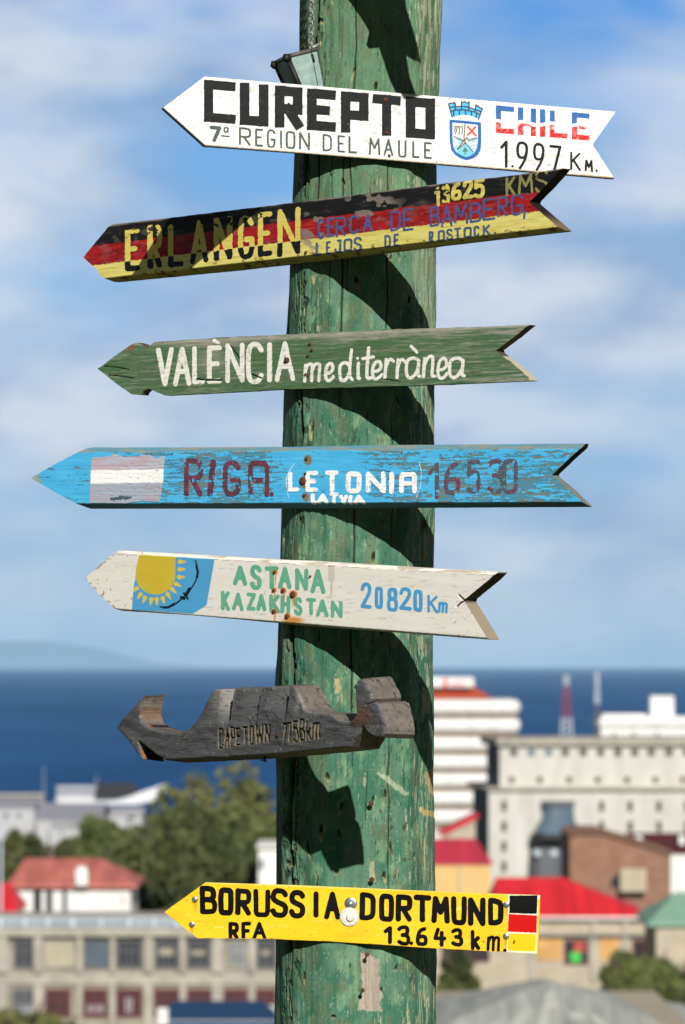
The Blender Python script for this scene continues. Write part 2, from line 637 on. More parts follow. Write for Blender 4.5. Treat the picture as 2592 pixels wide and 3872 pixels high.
def build_pole():
    rng = np.random.RandomState(5)
    rows = np.concatenate([np.arange(-700, -20, 40.0), np.arange(-20, 3900, 2.6), np.arange(3900, 5905, 60.0)])
    cx, R, z = pole_cr(rows)
    nr, ns = len(rows), len(SX)
    tx = np.roll(SX, -1) - np.roll(SX, 1)
    ty = np.roll(SY, -1) - np.roll(SY, 1)
    tl = np.hypot(tx, ty)
    nx, ny = ty / tl, -tx / tl
    if (nx * SX + ny * SY).mean() < 0:
        nx, ny = -nx, -ny
    # arc coordinate in photo pixels
    arc = np.concatenate([[0], np.cumsum(np.hypot(np.diff(SX), np.diff(SY)))]) * 290
    A, V = np.meshgrid(arc, rows)
    U = np.broadcast_to(SX, A.shape)
    front = np.broadcast_to(SY < 0.1, A.shape)
    a, v, u = A.ravel(), V.ravel(), U.ravel()
    # broad hewn facets and long grain
    h = (fbm(a, v, 60, 900, 1, 3) - .5) * 0.010 + (fbm(a, v, 9, 220, 2, 3) - .5) * 0.0014
    h += (fbm(a, v, 150, 330, 3, 3) - .55) * 0.010
    grain = fbm(a, v, 5, 140, 4, 3)
    mott = fbm(a, v, 60, 100, 7, 4)
    fine = fbm(a, v, 9, 26, 8, 3)
    green = mix(full(a, C8(84, 123, 101)), full(a, C8(58, 108, 86)), sst(.35, .65, mott))
    fade = fbm(a, v, 40, 80, 9, 5, .6)
    green = mix(green, full(a, C8(118, 150, 116)), 0.75 * sst(.50, .72, fade))
    top = sst(1500, 500, v)
    green = mix(green, full(a, C8(98, 130, 98)), 0.7 * top)
    # shaded left side: broken olive darkening put into the colour
    flank_shade = fbm(a, v, 18, 90, 10, 4)
    green = mix(green, full(a, C8(64, 74, 52)), 0.7 * sst(.5, .68, flank_shade) * sst(-.3, -.9, u))
    col = green
    blot = fbm(a, v, 34, 70, 17, 4)
    green = mix(green, full(a, C8(96, 108, 82)), 0.6 * sst(.56, .66, blot))
    col = green
    # paint scraped to pale wood: streaks, many on the right-hand side
    pale = mix(full(a, C8(186, 178, 146)), full(a, C8(160, 165, 140)), fine)
    sc = fbm(a, v, 7, 60, 11, 4) + 0.25 * (fbm(a, v, 90, 300, 12, 3) - .5)
    th = 0.78 - 0.20 * sst(.45, .92, u) - 0.08 * sst(900, 100, v) * sst(.1, .8, u)
    th = th - 0.10 * sst(.6, .9, u) * sst(700, 1300, v) * sst(2300, 1500, v)
    bare = sst(th, th + .04, sc)
    col = mix(col, pale, 0.8 * bare)
    sp = fbm(a, v, 5, 11, 13, 2)
    spk = sst(.80, .86, sp + .14 * (fbm(a, v, 120, 300, 14, 2) - .5))
    col = mix(col, pale, 0.6 * spk)
    h -= 0.0008 * bare + 0.0006 * spk
    dark = sst(.74, .84, fbm(a, v, 8, 30, 15, 3) + .2 * (fbm(a, v, 100, 500, 16, 2) - .5))
    col = mix(col, full(a, C8(42, 50, 36)), 0.6 * dark)
    col = col * (0.91 + 0.18 * grain)[:, None]
    # long drying cracks
    for k in range(20):
        a0 = rng.uniform(arc[SY < .1].min(), arc[SY < .1].max())
        v0 = rng.uniform(-100, 3800)
        L = rng.uniform(150, 900)
        w = rng.uniform(1.1, 2.3) if k > 5 else rng.uniform(2.8, 4.2)
        L = L if k > 5 else L + 500
        sel = (np.abs(a - a0) < 30) & (np.abs(v - v0) < L / 2)
        c = a0 + (fbm(v[sel], v[sel] * 0, 160, 1, 40 + k, 3) - .5) * 18
        d = np.abs(a[sel] - c)
        tp = 1 - (2 * np.abs(v[sel] - v0) / L) ** 4
        g = np.clip(1 - d / (w * 1.6 * tp + .01), 0, 1)
        h[sel] -= g * 0.0035
        col[sel] = mix(col[sel], full(d, C8(22, 26, 20)), .85 * sst(.2, .7, g))
    # deep split with rough edges down the left flank
    aL = np.interp(-.80, SX[SY < .1][np.argsort(SX[SY < .1])], arc[SY < .1][np.argsort(SX[SY < .1])])
    c = aL + (fbm(v, v * 0, 260, 1, 91, 3) - .5) * 60
    w = 4 + 16 * sst(.42, .7, fbm(v, v * 0, 420, 1, 92, 3))
    g = sst(w, w * .3, np.abs(a - c)) * front.ravel()
    h -= g * 0.013
    col = mix(col, full(a, C8(24, 32, 24)), .7 * g)
    rug = sst(90, 20, np.abs(a - c)) * sst(.55, .68, fbm(a, v, 10, 34, 93, 3))
    h -= rug * .004
    col = mix(col, full(a, C8(34, 44, 32)), .65 * rug)
    # pecked nicks: a dark hollow over a pale flake
    af = arc[SY < .1]
    for k in range(120):
        a0 = rng.uniform(af.min() + 20, af.max() - 10)
        v0 = rng.uniform(-30, 3880)
        if v0 < 1300 and rng.rand() < .5:
            v0 = rng.uniform(0, 1250)
        rw, rl = rng.uniform(2.5, 9), rng.uniform(6, 34)
        slant = rng.uniform(-.35, .35)
        sel = (np.abs(a - a0) < 26) & (np.abs(v - v0) < 70)
        x, y = (a[sel] - a0 + slant * (v[sel] - v0) + 7 * (fine[sel] - .5)) / rw, (v[sel] - v0) / rl
        g = np.clip(1 - (x * x + y * y), 0, 1)
        h[sel] -= .006 * g
        col[sel] = mix(col[sel], full(x, C8(34, 34, 24)), .9 * sst(.05, .6, g))
        y2 = (v[sel] - v0 - rl * .75) / (rl * .8)
        p2 = np.clip(1 - (x * x * .7 + y2 * y2), 0, 1)
        col[sel] = mix(col[sel], full(x, C8(176, 160, 112)), rng.uniform(0, .85) * sst(.15, .6, p2))
    # bare grey patch left by an old board, smaller scars, and a sunlit facet painted paler
    Zp = lambda x, y: (1020 + x * .4145, 3540 + y * .4145)
    px_all = np.interp(v, _py, (_pl + _pr) / 2) + u * np.interp(v, _py, (_pr - _pl) / 2)
    def scar_or_lit(poly, c1, amp, seed, edge=3):
        nonlocal col, h
        m = poly_sd(px_all, v, poly) + (fbm(a, v, 14, 22, seed, 3) - .5) * 16
        t = sst(edge, -edge, m) * front.ravel()
        cc = mix(full(a, c1 * .8), full(a, c1 * 1.1), grain)
        col = mix(col, cc, amp * t)
        h = h - .0008 * t
    scar_or_lit([Zp(820, 100), Zp(1000, 160), Zp(990, 300), Zp(1010, 330), Zp(1005, 430), Zp(1040, 450), Zp(1010, 560), Zp(1020, 630), Zp(800, 620), Zp(830, 520), Zp(840, 350)], C8(176, 160, 148), .92, 61)
    Zq = lambda x, y: (1020 + x * .4082, 2840 + y * .4082)
    scar_or_lit([Zq(1450, 180), Zq(1530, 140), Zq(1530, 420), Zq(1480, 380), Zq(1440, 260)], C8(196, 178, 130), .95, 62)
    scar_or_lit([Zq(1395, 500), Zq(1530, 560), Zq(1530, 620), Zq(1440, 590)], C8(205, 185, 125), .95, 63)
    scar_or_lit([Zq(930, 990), Zq(975, 980), Zq(980, 1180), Zq(920, 1180)], C8(188, 176, 138), .8, 64)
    scar_or_lit([Zq(870, 180), Zq(905, 180), Zq(880, 310), Zq(865, 300)], C8(190, 190, 170), .8, 65)
    scar_or_lit([Zq(1000, 170), Zq(1130, 250), Zq(1280, 370), Zq(1260, 410), Zq(1110, 290), Zq(990, 200)], C8(180, 190, 160), .8, 66)
    Zr = lambda x, y: (1030 + x * .4082, 2380 + y * .4082)
    scar_or_lit([Zr(570, 440), Zr(640, 450), Zr(640, 590), Zr(590, 580)], C8(188, 176, 130), .9, 67)
    scar_or_lit([Zr(1400, 540), Zr(1445, 560), Zr(1440, 780), Zr(1400, 780)], C8(178, 178, 140), .85, 68)
    scar_or_lit([Zr(1330, 60), Zr(1400, 70), Zr(1390, 190), Zr(1340, 90)], C8(170, 178, 140), .7, 69)
    Zs = lambda x, y: (1040 + x * .4082, 940 + y * .4082)
    scar_or_lit([Zs(1290, 60), Zs(1500, 20), Zs(1490, 300), Zs(1470, 740), Zs(1430, 740), Zs(1330, 500), Zs(1270, 280)], C8(150, 166, 136), .55, 70, 8)  # right facet in the sun, its lighter tone painted on
    scar_or_lit([Zs(340, 290), Zs(400, 270), Zs(370, 370), Zs(335, 350)], C8(176, 156, 120), .8, 71)
    rad = np.broadcast_to(R[:, None], A.shape).ravel()
    h = np.where(front.ravel(), h, 0)
    X = np.broadcast_to(cx[:, None], A.shape).ravel() + rad * u + h * np.broadcast_to(nx, A.shape).ravel()
    Y = YP + rad * np.broadcast_to(SY, A.shape).ravel() + h * np.broadcast_to(ny, A.shape).ravel()
    Zc = np.broadcast_to(z[:, None], A.shape).ravel()
    i = np.arange(nr - 1)[:, None] * ns
    j = np.arange(ns)[None, :]
    j2 = (j + 1) % ns
    q = np.stack([(i + j).ravel(), (i + j2).ravel(), (i + ns + j2).ravel(), (i + ns + j).ravel()], 1)
    # orient outward
    p0 = q[len(q) // 2]
    rough = np.clip(.72 + .15 * bare, 0, 1)
    rgba = np.concatenate([lin(np.clip(col, 0, 1)), rough[:, None]], 1)
    o = mesh_np('wooden_pole', np.stack([X, Y, Zc], 1), [q[:, ::-1]], M_POLE, None, rgba, [True])
    return tag(o, 'thick weathered pole in flaking green paint, cracked and pecked, carrying the arrow boards', 'pole')


POLE = build_pole()


def pole_point(px, py, off=0.0):
    """world point on the pole's surface seen at (px, py)"""
    cx, R, z = pole_cr(py)
    y = YP - .9 * R[0]
    for _ in range(6):
        p = at(px, py, y)
        y = YP + R[0] * float(sec_y((p[0] - cx[0]) / R[0])) - off
    return at(px, py, y)


# nails in the pole
def nail(px, py, length, rad, parent=POLE, drop=0.0):
    p = Vector(pole_point(px, py, -0.006))
    tip = Vector(at(px, py, p.y - length)) + Vector((0, 0, -drop))
    m = MB()
    m.tube([p, tip], rad * .42, 8)
    d = (tip - p).normalized()
    m.tube([tip - d * .0015, tip + d * .0008, tip + d * .0018], [rad, rad, rad * .6], 12)
    return m.build('nail', M_RUST, parent, True)


nail(1020 + 940 * .4082, 2840 + 488 * .4082, .016, .0050)
nail(1020 + 948 * .4082, 2840 + 1190 * .4082, .016, .0050)
nail(1020 + 890 * .4145, 3540 + 168 * .4145, .028, .0042)
nail(1020 + 850 * .4145, 3540 + 478 * .4145, .030, .0040, drop=.003)

# ------------------------------------------------------------------ lettering
SQ = {'C': [[(1, 0), (0, 0), (0, 1), (1, 1)]], 'U': [[(0, 0), (0, 1), (1, 1), (1, 0)]],
      'R': [[(0, 1), (0, 0), (1, 0), (1, .55), (0, .55)], [(.45, .55), (1, 1)]],
      'E': [[(1, 0), (0, 0), (0, 1), (1, 1)], [(0, .5), (.7, .5)]],
      'P': [[(0, 1), (0, 0), (1, 0), (1, .58), (0, .58)]], 'T': [[(0, 0), (1, 0)], [(.5, 0), (.5, 1)]],
      'O': [[(0, 0), (1, 0), (1, 1), (0, 1), (0, 0)]], 'H': [[(0, 0), (0, 1)], [(1, 0), (1, 1)], [(0, .58), (1, .58)]],
      'I': [[(.5, 0), (.5, 1)]], 'L': [[(0, 0), (0, 1), (1, 1)]]}
# round-brush letters; 'c' marks a curve to be smoothed
GL = {
    'A': [[(0, 1), (.5, 0), (1, 1)], [(.2, .64), (.8, .64)]],
    'B': [[(0, 0), (0, 1)], ['c', (0, 0), (.55, 0), (.95, .05), (.95, .42), (.5, .48), (0, .48)], ['c', (0, .48), (.6, .48), (1.05, .55), (1.05, .97), (.55, 1), (0, 1)]],
    'C': [['c', (1, .14), (.75, -.04), (.1, -.02), (0, .5), (.1, 1.02), (.75, 1.04), (1, .86)]],
    'D': [[(0, 0), (0, 1)], ['c', (0, 0), (.5, 0), (1, .1), (1, .5), (1, .9), (.5, 1), (0, 1)]],
    'E': [[(1, 0), (0, 0), (0, 1), (1, 1)], [(0, .48), (.75, .48)]],
    'F': [[(1, 0), (0, 0), (0, 1)], [(0, .5), (.8, .5)]],
    'G': [['c', (1, .14), (.7, -.05), (.05, 0), (0, .5), (.05, 1.03), (.7, 1.05), (1, .9), (1, .58)], [(1, .56), (.55, .56)]],
    'H': [[(0, 0), (0, 1)], [(1, 0), (1, 1)], [(0, .5), (1, .5)]],
    'I': [[(.5, 0), (.5, 1)]],
    'J': [['c', (.9, 0), (.9, .6), (.85, 1.05), (.1, 1.05), (0, .75)], [(.45, 0), (1, 0)]],
    'K': [[(0, 0), (0, 1)], [(.95, 0), (0, .58)], [(.28, .45), (1, 1)]],
    'L': [[(0, 0), (0, 1), (1, 1)]],
    'M': [[(0, 1), (.1, 0), (.5, .62), (.9, 0), (1, 1)]],
    'N': [[(0, 1), (0, 0), (1, 1), (1, 0)]],
    'O': [['c', (.5, 0), (.05, 0), (0, .3), (0, .7), (.05, 1), (.5, 1), (.95, 1), (1, .7), (1, .3), (.95, 0), (.5, 0)]],
    'P': [[(0, 0), (0, 1)], ['c', (0, 0), (.6, 0), (1.05, .05), (1.05, .5), (.6, .55), (0, .55)]],
    'R': [[(0, 0), (0, 1)], ['c', (0, 0), (.6, 0), (1.05, .03), (1.05, .48), (.6, .52), (0, .52)], [(.4, .52), (1, 1)]],
    'S': [['c', (1, .12), (.8, -.04), (.1, -.04), (-.05, .32), (.4, .48), (1.05, .6), (1, 1.03), (.2, 1.06), (0, .86)]],
    'T': [[(0, 0), (1, 0)], [(.5, 0), (.5, 1)]],
    'U': [['c', (0, 0), (0, .6), (.02, 1.04), (.5, 1.04), (.98, 1.04), (1, .6), (1, 0)]],
    'V': [[(0, 0), (.5, 1), (1, 0)]],
    'W': [[(0, 0), (.22, 1), (.5, .3), (.78, 1), (1, 0)]],
    'Y': [[(0, 0), (.5, .5), (1, 0)], [(.5, .5), (.5, 1)]],
    'Z': [[(0, 0), (1, 0), (0, 1), (1, 1)]],
    'Q': [[(0, 1), (0, .12), (.12, 0), (.88, 0), (1, .12), (1, 1)], [(0, .55), (1, .55)]],   # square A
    '0': [['c', (.5, 0), (.05, 0), (0, .3), (0, .7), (.05, 1), (.5, 1), (.95, 1), (1, .7), (1, .3), (.95, 0), (.5, 0)]],
    '1': [[(0, .24), (.75, 0), (.75, 1)]],
    '2': [['c', (0, .2), (.15, -.04), (.9, -.06), (1, .3), (.5, .65), (0, 1)], [(0, 1), (1, 1)]],
    '3': [['c', (0, .1), (.3, -.02), (1, -.02), (1, .42), (.4, .48)], ['c', (.4, .48), (1.1, .5), (1.1, 1), (.4, 1.04), (0, .9)]],
    '4': [[(.3, 0), (0, .58), (1, .58)], [(.72, .2), (.72, 1)]],
    '5': [[(1, 0), (.15, 0), (.08, .42)], ['c', (.08, .42), (.5, .3), (1.05, .4), (1.05, .95), (.5, 1.05), (0, .92)]],
    '6': [['c', (.85, 0), (.3, .1), (0, .5), (0, 1), (.5, 1.02), (1, 1), (1, .55), (.5, .5), (.05, .6), (.02, .75)]],
    '7': [[(0, 0), (1, 0), (.35, 1)]],
    '8': [['c', (.5, 0), (.08, 0), (.05, .44), (.5, .46), (.95, .44), (.92, 0), (.5, 0)], ['c', (.5, .46), (-.02, .5), (-.02, 1), (.5, 1), (1.02, 1), (1.02, .5), (.5, .46)]],
    '9': [['c', (.95, .35), (.85, .55), (.2, .6), (0, .35), (.1, 0), (.6, -.04), (1, .05), (1, .4), (.75, .7), (.3, 1)]],
    '.': [[(.5, 1)]], ',': [[(.7, .0), (.3, 1)]],
    'a': [['c', (.95, .1), (.6, -.08), (.05, .05), (0, .6), (.1, 1.02), (.5, 1.02), (.9, .6), (.95, .1)], ['c', (.95, .1), (.88, .7), (.9, .95), (1.02, .95)]],
    'd': [['c', (.8, .55), (.55, .4), (.05, .45), (0, .8), (.1, 1.02), (.5, 1.02), (.78, .75)], ['c', (.95, 0), (.82, .5), (.78, .9), (1, 1)]],
    'e': [['c', (.1, .6), (.7, .55), (1, .3), (.8, -.05), (.3, 0), (0, .5), (.1, 1), (.5, 1.08), (1, .8)]],
    'i': [['c', (.6, 0), (.5, .6), (.5, 1), (.9, 1)]],
    'k': [[(0, 0), (0, 1)], [(.9, .38), (0, .7)], [(.25, .6), (1, 1)]],
    'm': [[(0, 1), (.06, 0)], ['c', (.06, .35), (.2, -.05), (.52, -.1), (.5, .4), (.47, 1)], ['c', (.5, .35), (.65, -.05), (1.02, -.1), (.98, .4), (.95, 1)]],
    'n': [[(0, 1), (.1, 0)], ['c', (.1, .35), (.35, -.05), (.85, -.15), (.82, .4), (.72, .98), (1, .98)]],
    'r': [[(0, 1), (.15, 0)], ['c', (.12, .45), (.35, .1), (.7, -.05), (1, .12)]],
    't': [['c', (.55, 0), (.4, .6), (.35, 1.02), (.8, .98)], [(0, .34), (1, .3)]],
    'j': [[(0, .3), (.5, 0)]],
}


def zoomf(x0, y0, w):
    s = w / 1568.0
    return lambda x, y: (x0 + x * s, y0 + y * s)


def word(Z, hw, top, bot, spec, table=GL, jig=0.0, seed=0):
    """letters 'C:x0-x1[:y0-y1]' with cap line / base line through two points each -> strokes in photo pixels"""
    rng = random.Random(seed)
    ln = lambda L, x: L[1] + (L[3] - L[1]) * (x - L[0]) / (L[2] - L[0])
    out_ = []
    s = Z(1, 0)[0] - Z(0, 0)[0]
    for tok in spec.split():
        q = tok.split(':')
        ch = q[0]
        xl, xr = map(float, q[1].split('-'))
        if len(q) > 2:
            y0, y1 = map(float, q[2].split('-'))
            yt = yb = None
        else:
            y0 = y1 = None
        for pl in table[ch]:
            curve = pl[0] == 'c'
            pts = pl[1:] if curve else pl
            o = []
            for (u, v) in pts:
                w_ = xr - xl - 2 * hw
                x = xl + hw + u * w_ if w_ > 0 else (xl + xr) / 2
                if y0 is None:
                    a, b = ln(top, x) + hw, ln(bot, x) - hw
                else:
                    sl_ = (top[3] - top[1]) / (top[2] - top[0])
                    a, b = y0 + hw + sl_ * (x - (xl + xr) / 2), y1 - hw + sl_ * (x - (xl + xr) / 2)
                y = a + v * (b - a)
                o.append(Z(x + rng.uniform(-jig, jig), y + rng.uniform(-jig, jig)))
            if curve:
                o = chaikin(o)
            out_.append((o, hw * s * (1 + rng.uniform(-.06, .06))))
    return out_


# ------------------------------------------------------------------ arrow boards
class Sign:
    def __init__(s, name, label, yaw, pymid, thick, outline, gap=0.001, group=None, cat='sign', mat=None):
        s.a = math.radians(yaw)
        s.n = np.array([-math.sin(s.a), -math.cos(s.a), 0.0])
        cx, R, z = pole_cr(pymid)
        c = np.array([cx[0], YP, z[0]])
        s.T = thick
        s.contact = c + s.n * (R[0] * support(s.a) + gap)
        s.Q = s.contact + s.n * thick
        s.poly = outline
        s.mat = mat or M_PAINT
        s.disp = lambda x, y: np.zeros(len(x))
        s.root = thing(name, label, cat, tuple(s.contact), 'destination boards nailed to the green pole')

    def P(s, px, py, off=0.0):
        d = rays(px, py)
        t = (s.n @ (s.Q - CAM)) / (d @ s.n)
        p = CAM + d * t[:, None]
        return p + s.n * np.asarray(off, float).reshape(-1, 1) if np.ndim(off) else p + s.n * off

    def grid(s, poly, h, pad=6):
        xs = [p[0] for p in poly]
        ys = [p[1] for p in poly]
        return np.arange(min(xs) - pad, max(xs) + pad, h), np.arange(min(ys) - pad, max(ys) + pad, h)

    def board(s, color, side, h=2.5, rough=.65, edge_noise=0.0, seed=0, Tf=None, name='board', rings=1, ringcol=None):
        gx, gy = s.grid(s.poly, h)
        X, Y = np.meshgrid(gx, gy)
        f = poly_sd(X, Y, s.poly)
        if edge_noise:
            f = f + (fbm(X.ravel(), Y.ravel(), 30, 12, seed + 3, 3).reshape(X.shape) - .5) * 2 * edge_noise
        px, py, T = march(gx, gy, f)
        sd = poly_sd(px, py, s.poly)
        s.sd = sd
        col = color(px, py, sd)
        V = s.P(px, py, s.disp(px, py))
        # orientation: front must face along +n
        nn = np.cross(V[T[:, 1]] - V[T[:, 0]], V[T[:, 2]] - V[T[:, 0]]) @ s.n
        T = np.where((nn < 0)[:, None], T[:, ::-1], T)
        E = boundary(T)
        th = np.full(len(px), s.T) if Tf is None else Tf(px, py)
        base = s.P(px, py, 0.0)
        n0 = len(px)
        ids = np.unique(E)
        m1 = np.full(n0, -1)
        m1[ids] = np.arange(len(ids))
        ni = len(ids)
        Vr, Cr, qs = [], [], []
        sc1 = side(px[ids], py[ids])
        for k in range(rings + 1):
            t = k / rings
            far = base[ids] - s.n * th[ids][:, None]
            pos = V[ids] * (1 - t) + far * t
            c_ = sc1
            if ringcol is not None:
                pos, c_ = ringcol(px[ids], py[ids], t, pos, th[ids])
            Vr.append(pos)
            Cr.append(c_)
            if k:
                o1, o2 = n0 + (k - 1) * ni, n0 + k * ni
                qs.append(np.stack([m1[E[:, 1]] + o1, m1[E[:, 0]] + o1, m1[E[:, 0]] + o2, m1[E[:, 1]] + o2], 1))
        q = np.concatenate(qs)
        # back face: the same triangles, coarse copy of the outline
        gx2, gy2 = s.grid(s.poly, h * 5)
        X2, Y2 = np.meshgrid(gx2, gy2)
        bx, by, BT = march(gx2, gy2, poly_sd(X2, Y2, s.poly))
        thb = np.full(len(bx), s.T) if Tf is None else Tf(bx, by)
        V3 = s.P(bx, by, 0.0) - s.n * (thb[:, None] - 0.0002)
        o3 = n0 + (rings + 1) * ni
        rgba = np.concatenate([lin(np.clip(np.concatenate([col, *Cr, side(bx, by)]), 0, 1)),
                               np.full((o3 + len(bx), 1), rough)], 1)
        return mesh_np(name, np.concatenate([V, *Vr, V3]), [T, q, BT[:, ::-1] + o3], s.mat, s.root, rgba, [True, False, False])

    def paint(s, name, field, bbox, color, h=1.6, lift=0.0003, rough=.6, label=None):
        """a layer of paint lying on the board where field < 0"""
        gx = np.arange(bbox[0], bbox[2], h)
        gy = np.arange(bbox[1], bbox[3], h)
        X, Y = np.meshgrid(gx, gy)
        f = field(X.ravel(), Y.ravel())
        # keep the paint on the board
        f = np.maximum(f, poly_sd(X.ravel(), Y.ravel(), s.poly) + 1.0)
        px, py, T = march(gx, gy, f.reshape(X.shape))
        if not len(T):
            return None
        V = s.P(px, py, s.disp(px, py) + lift)
        nn = np.cross(V[T[:, 1]] - V[T[:, 0]], V[T[:, 2]] - V[T[:, 0]]) @ s.n
        T = np.where((nn < 0)[:, None], T[:, ::-1], T)
        rgba = np.concatenate([lin(np.clip(color(px, py), 0, 1)), np.full((len(px), 1), rough)], 1)
        o = mesh_np(name, V, [T], s.mat, s.root, rgba, [True])
        if label:
            o['label'] = label
        return o

    def words(s, Z, hw, top, bot, specs, color, *a, jig=0.0, **kw):
        for i, sp in enumerate(specs):
            s.letters(word(Z, hw, top, bot, sp, jig=jig, seed=i), color, *a, **kw)

    def letters(s, lines, color, square=False, rag=1.0, ragsize=9, seed=0, chip=None, **kw):
        xs = [p[0] for l, w in lines for p in l]
        ys = [p[1] for l, w in lines for p in l]
        m = max(w for l, w in lines) + 8
        bb = (min(xs) - m, min(ys) - m, max(xs) + m, max(ys) + m)

        def field(x, y):
            f = stroke_sd(x, y, lines, square)
            f = f + (fbm(x, y, ragsize, ragsize, seed + 5, 3) - .5) * 2 * rag
            if chip is not None:
                f = np.maximum(f, chip(x, y))
            return f
        return s.paint('lettering', field, bb, color, **kw)

    def disc(s, px, py, r, mat, hgt=.003, name='nail', lift=0.0):
        """a domed nail or rivet head, r in photo pixels"""
        c = s.P(np.array([px]), np.array([py]), 0.0)[0] + s.n * (float(s.disp(np.array([px]), np.array([py]))[0]) + lift - .0006)
        rad = r * 0.000511
        ux = Vector((math.cos(s.a), -math.sin(s.a), 0))
        uz = Vector((0, 0, 1))
        n = Vector(s.n)
        m = MB()
        c = Vector(c)
        rings = [(1, 0), (1, .45), (.86, .75), (.55, .95), (.2, 1.0)]
        k = 18
        vs = []
        for (q, t) in rings:
            for i in range(k):
                w = 2 * math.pi * i / k
                vs.append(c + (ux * math.cos(w) + uz * math.sin(w)) * rad * q + n * (hgt * t + .0006 * (t > 0)))
        fs = []
        for i in range(len(rings) - 1):
            for j in range(k):
                fs.append((i * k + j, i * k + (j + 1) % k, (i + 1) * k + (j + 1) % k, (i + 1) * k + j))
        fs.append(tuple((len(rings) - 1) * k + j for j in range(k)))
        m.add(vs, fs)
        return m.build(name, mat, s.root, True)


def chamfer(poly_sd_fn, width, depth):
    return lambda d: -depth * np.clip(1 + d / width, 0, 1)


def edge_drop(line, x, y):
    """signed distance below a line (x0,y0,x1,y1) in pixels"""
    L = math.hypot(line[2] - line[0], line[3] - line[1])
    return ((line[2] - line[0]) * (y - line[1]) - (line[3] - line[1]) * (x - line[0])) / L


M_TRUNK0 = plain('grey_timber', (.14, .11, .08), rough=.9, scale=60, vary=.3)
# ================================================================== 1  white board CUREPTO
Z1, Z2, Z7 = zoomf(550, 0, 1200), zoomf(1550, 300, 900), lambda x, y: (1690 + x * .10669, 370 + y * .10669)
s1 = Sign('arrow_sign', 'white arrow board lettered CUREPTO in block capitals, with a blue coat of arms', -13, 480, .013,
          [Z1(85, 535), Z1(293, 378), Z2(1357, 213), Z2(1205, 430), Z2(1350, 656), Z1(770, 757), Z1(293, 723)])


def col_white(x, y, d):
    c = full(x, C8(238, 238, 236))
    c = mix(c, full(x, C8(205, 206, 203)), .55 * sst(.50, .74, fbm(x, y, 60, 9, 21, 4)))
    c = mix(c, full(x, C8(176, 176, 172)), .55 * sst(.60, .76, fbm(x, y, 24, 16, 22, 4)) * sst(.35, .6, fbm(x, y, 200, 90, 23, 2)))
    c = mix(c, full(x, C8(120, 118, 112)), .7 * sst(.76, .84, fbm(x, y, 9, 6, 24, 3)))
    low = edge_drop((774, 552, 2325, 676), x, y)
    c = mix(c, full(x, C8(60, 52, 44)), sst(-5.5, -2, low))
    c = mix(c, full(x, C8(190, 150, 90)), .6 * sst(-9, -5, low) * (low < -4.5))
    tip = edge_drop((615, 409, 774, 552), x, y)
    c = mix(c, full(x, C8(24, 24, 26)), sst(-6, -3, tip))
    return c


blackish = lambda x, y: full(x, C8(24, 24, 26))
s1.disp = lambda x, y: (fbm(x, y, 160, 20, 25, 2) - .5) * .0004
s1.board(col_white, blackish, seed=1, rough=.55)
paintchip = lambda th, sx, sy, seed: (lambda x, y: (fbm(x, y, sx, sy, seed, 3) - th) * 60)
blk = lambda x, y: mix(full(x, C8(24, 25, 27)), full(x, C8(56, 60, 58)), sst(.7, .9, fbm(x, y, 16, 9, 31, 3)))
s1.letters(word(Z1, 23, (290, 393, 1430, 490), (290, 601, 1430, 689),
                'C:290-447 U:468-608 R:641-776 E:800-941 P:967-1103 T:1123-1262 O:1288-1431', SQ), blk, True, .9, 12, 1,
           chip=paintchip(.86, 7, 7, 32))
slate = lambda x, y: mix(full(x, C8(62, 80, 74)), full(x, C8(96, 104, 92)), fbm(x, y, 14, 10, 33, 3))
s1.words(Z1, 5, (465, 628, 1412, 704), (465, 717, 1412, 786),
         ('R:463-521 E:543-583 G:600-644 I:664-678 O:694-742 N:760-814', 'D:876-923 E:950-988 L:1004-1046', 'M:1104-1162 A:1177-1226 U:1249-1291 L:1319-1355 E:1377-1416'),
           slate, False, .6, 8, 2, chip=paintchip(.83, 9, 6, 34))
s1.letters(word(Z1, 9, (320, 620, 420, 628), (320, 700, 420, 708), '7:318-376') + word(Z1, 4, (385, 626, 415, 629), (385, 655, 415, 658), 'a:386-414')
           + [([Z1(378, 671), Z1(414, 675)], 3)], slate, False, .6, 8, 3)
# CHILE in the colours of its flag
yl = lambda x: Z2(0, 268)[1] + (x - Z2(570, 0)[0]) * .05 + 5 * np.sin((x - 1900) / 17.0)
chl = word(Z2, 17, (570, 171, 1185, 226), (570, 352, 1185, 404), 'C:568-688 H:713-832 I:858-893 L:922-1040 E:1068-1185', SQ)


def chile_col(x, y):
    b = mix(full(x, C8(40, 96, 170)), full(x, C8(70, 120, 180)), fbm(x, y, 20, 9, 35, 3))
    r = mix(full(x, C8(206, 42, 48)), full(x, C8(226, 120, 112)), sst(.45, .7, fbm(x, y, 12, 9, 36, 3)))
    return np.where((y < yl(x) + 6)[:, None], b, r)


def chile_chip(x, y):
    d = y - yl(x)
    gap_ = 6.5 - np.abs(d - 6)
    worn = (fbm(x, y, 13, 11, 37, 3) - .66) * 40
    return np.maximum(gap_, np.where(d > 6, np.where(d < 30, worn + 1.5, worn - 8), -20))


s1.letters(chl, chile_col, True, .8, 9, 4, chip=chile_chip)
s1.letters(word(Z2, 9, (600, 400, 1000, 438), (600, 580, 1000, 620),
                '1:596-655 9:700-780 9:810-889 7:920-1000')
           + [([Z2(677, 573)], 5)]
           + word(Z2, 7, (1060, 476, 1130, 484), (1060, 596, 1130, 606), 'K:1057-1128')
           + word(Z2, 7, (1150, 528, 1210, 534), (1150, 606, 1210, 612), 'M:1152-1208') + [([Z2(1231, 602)], 4.5)],
           blk, False, .6, 9, 5)
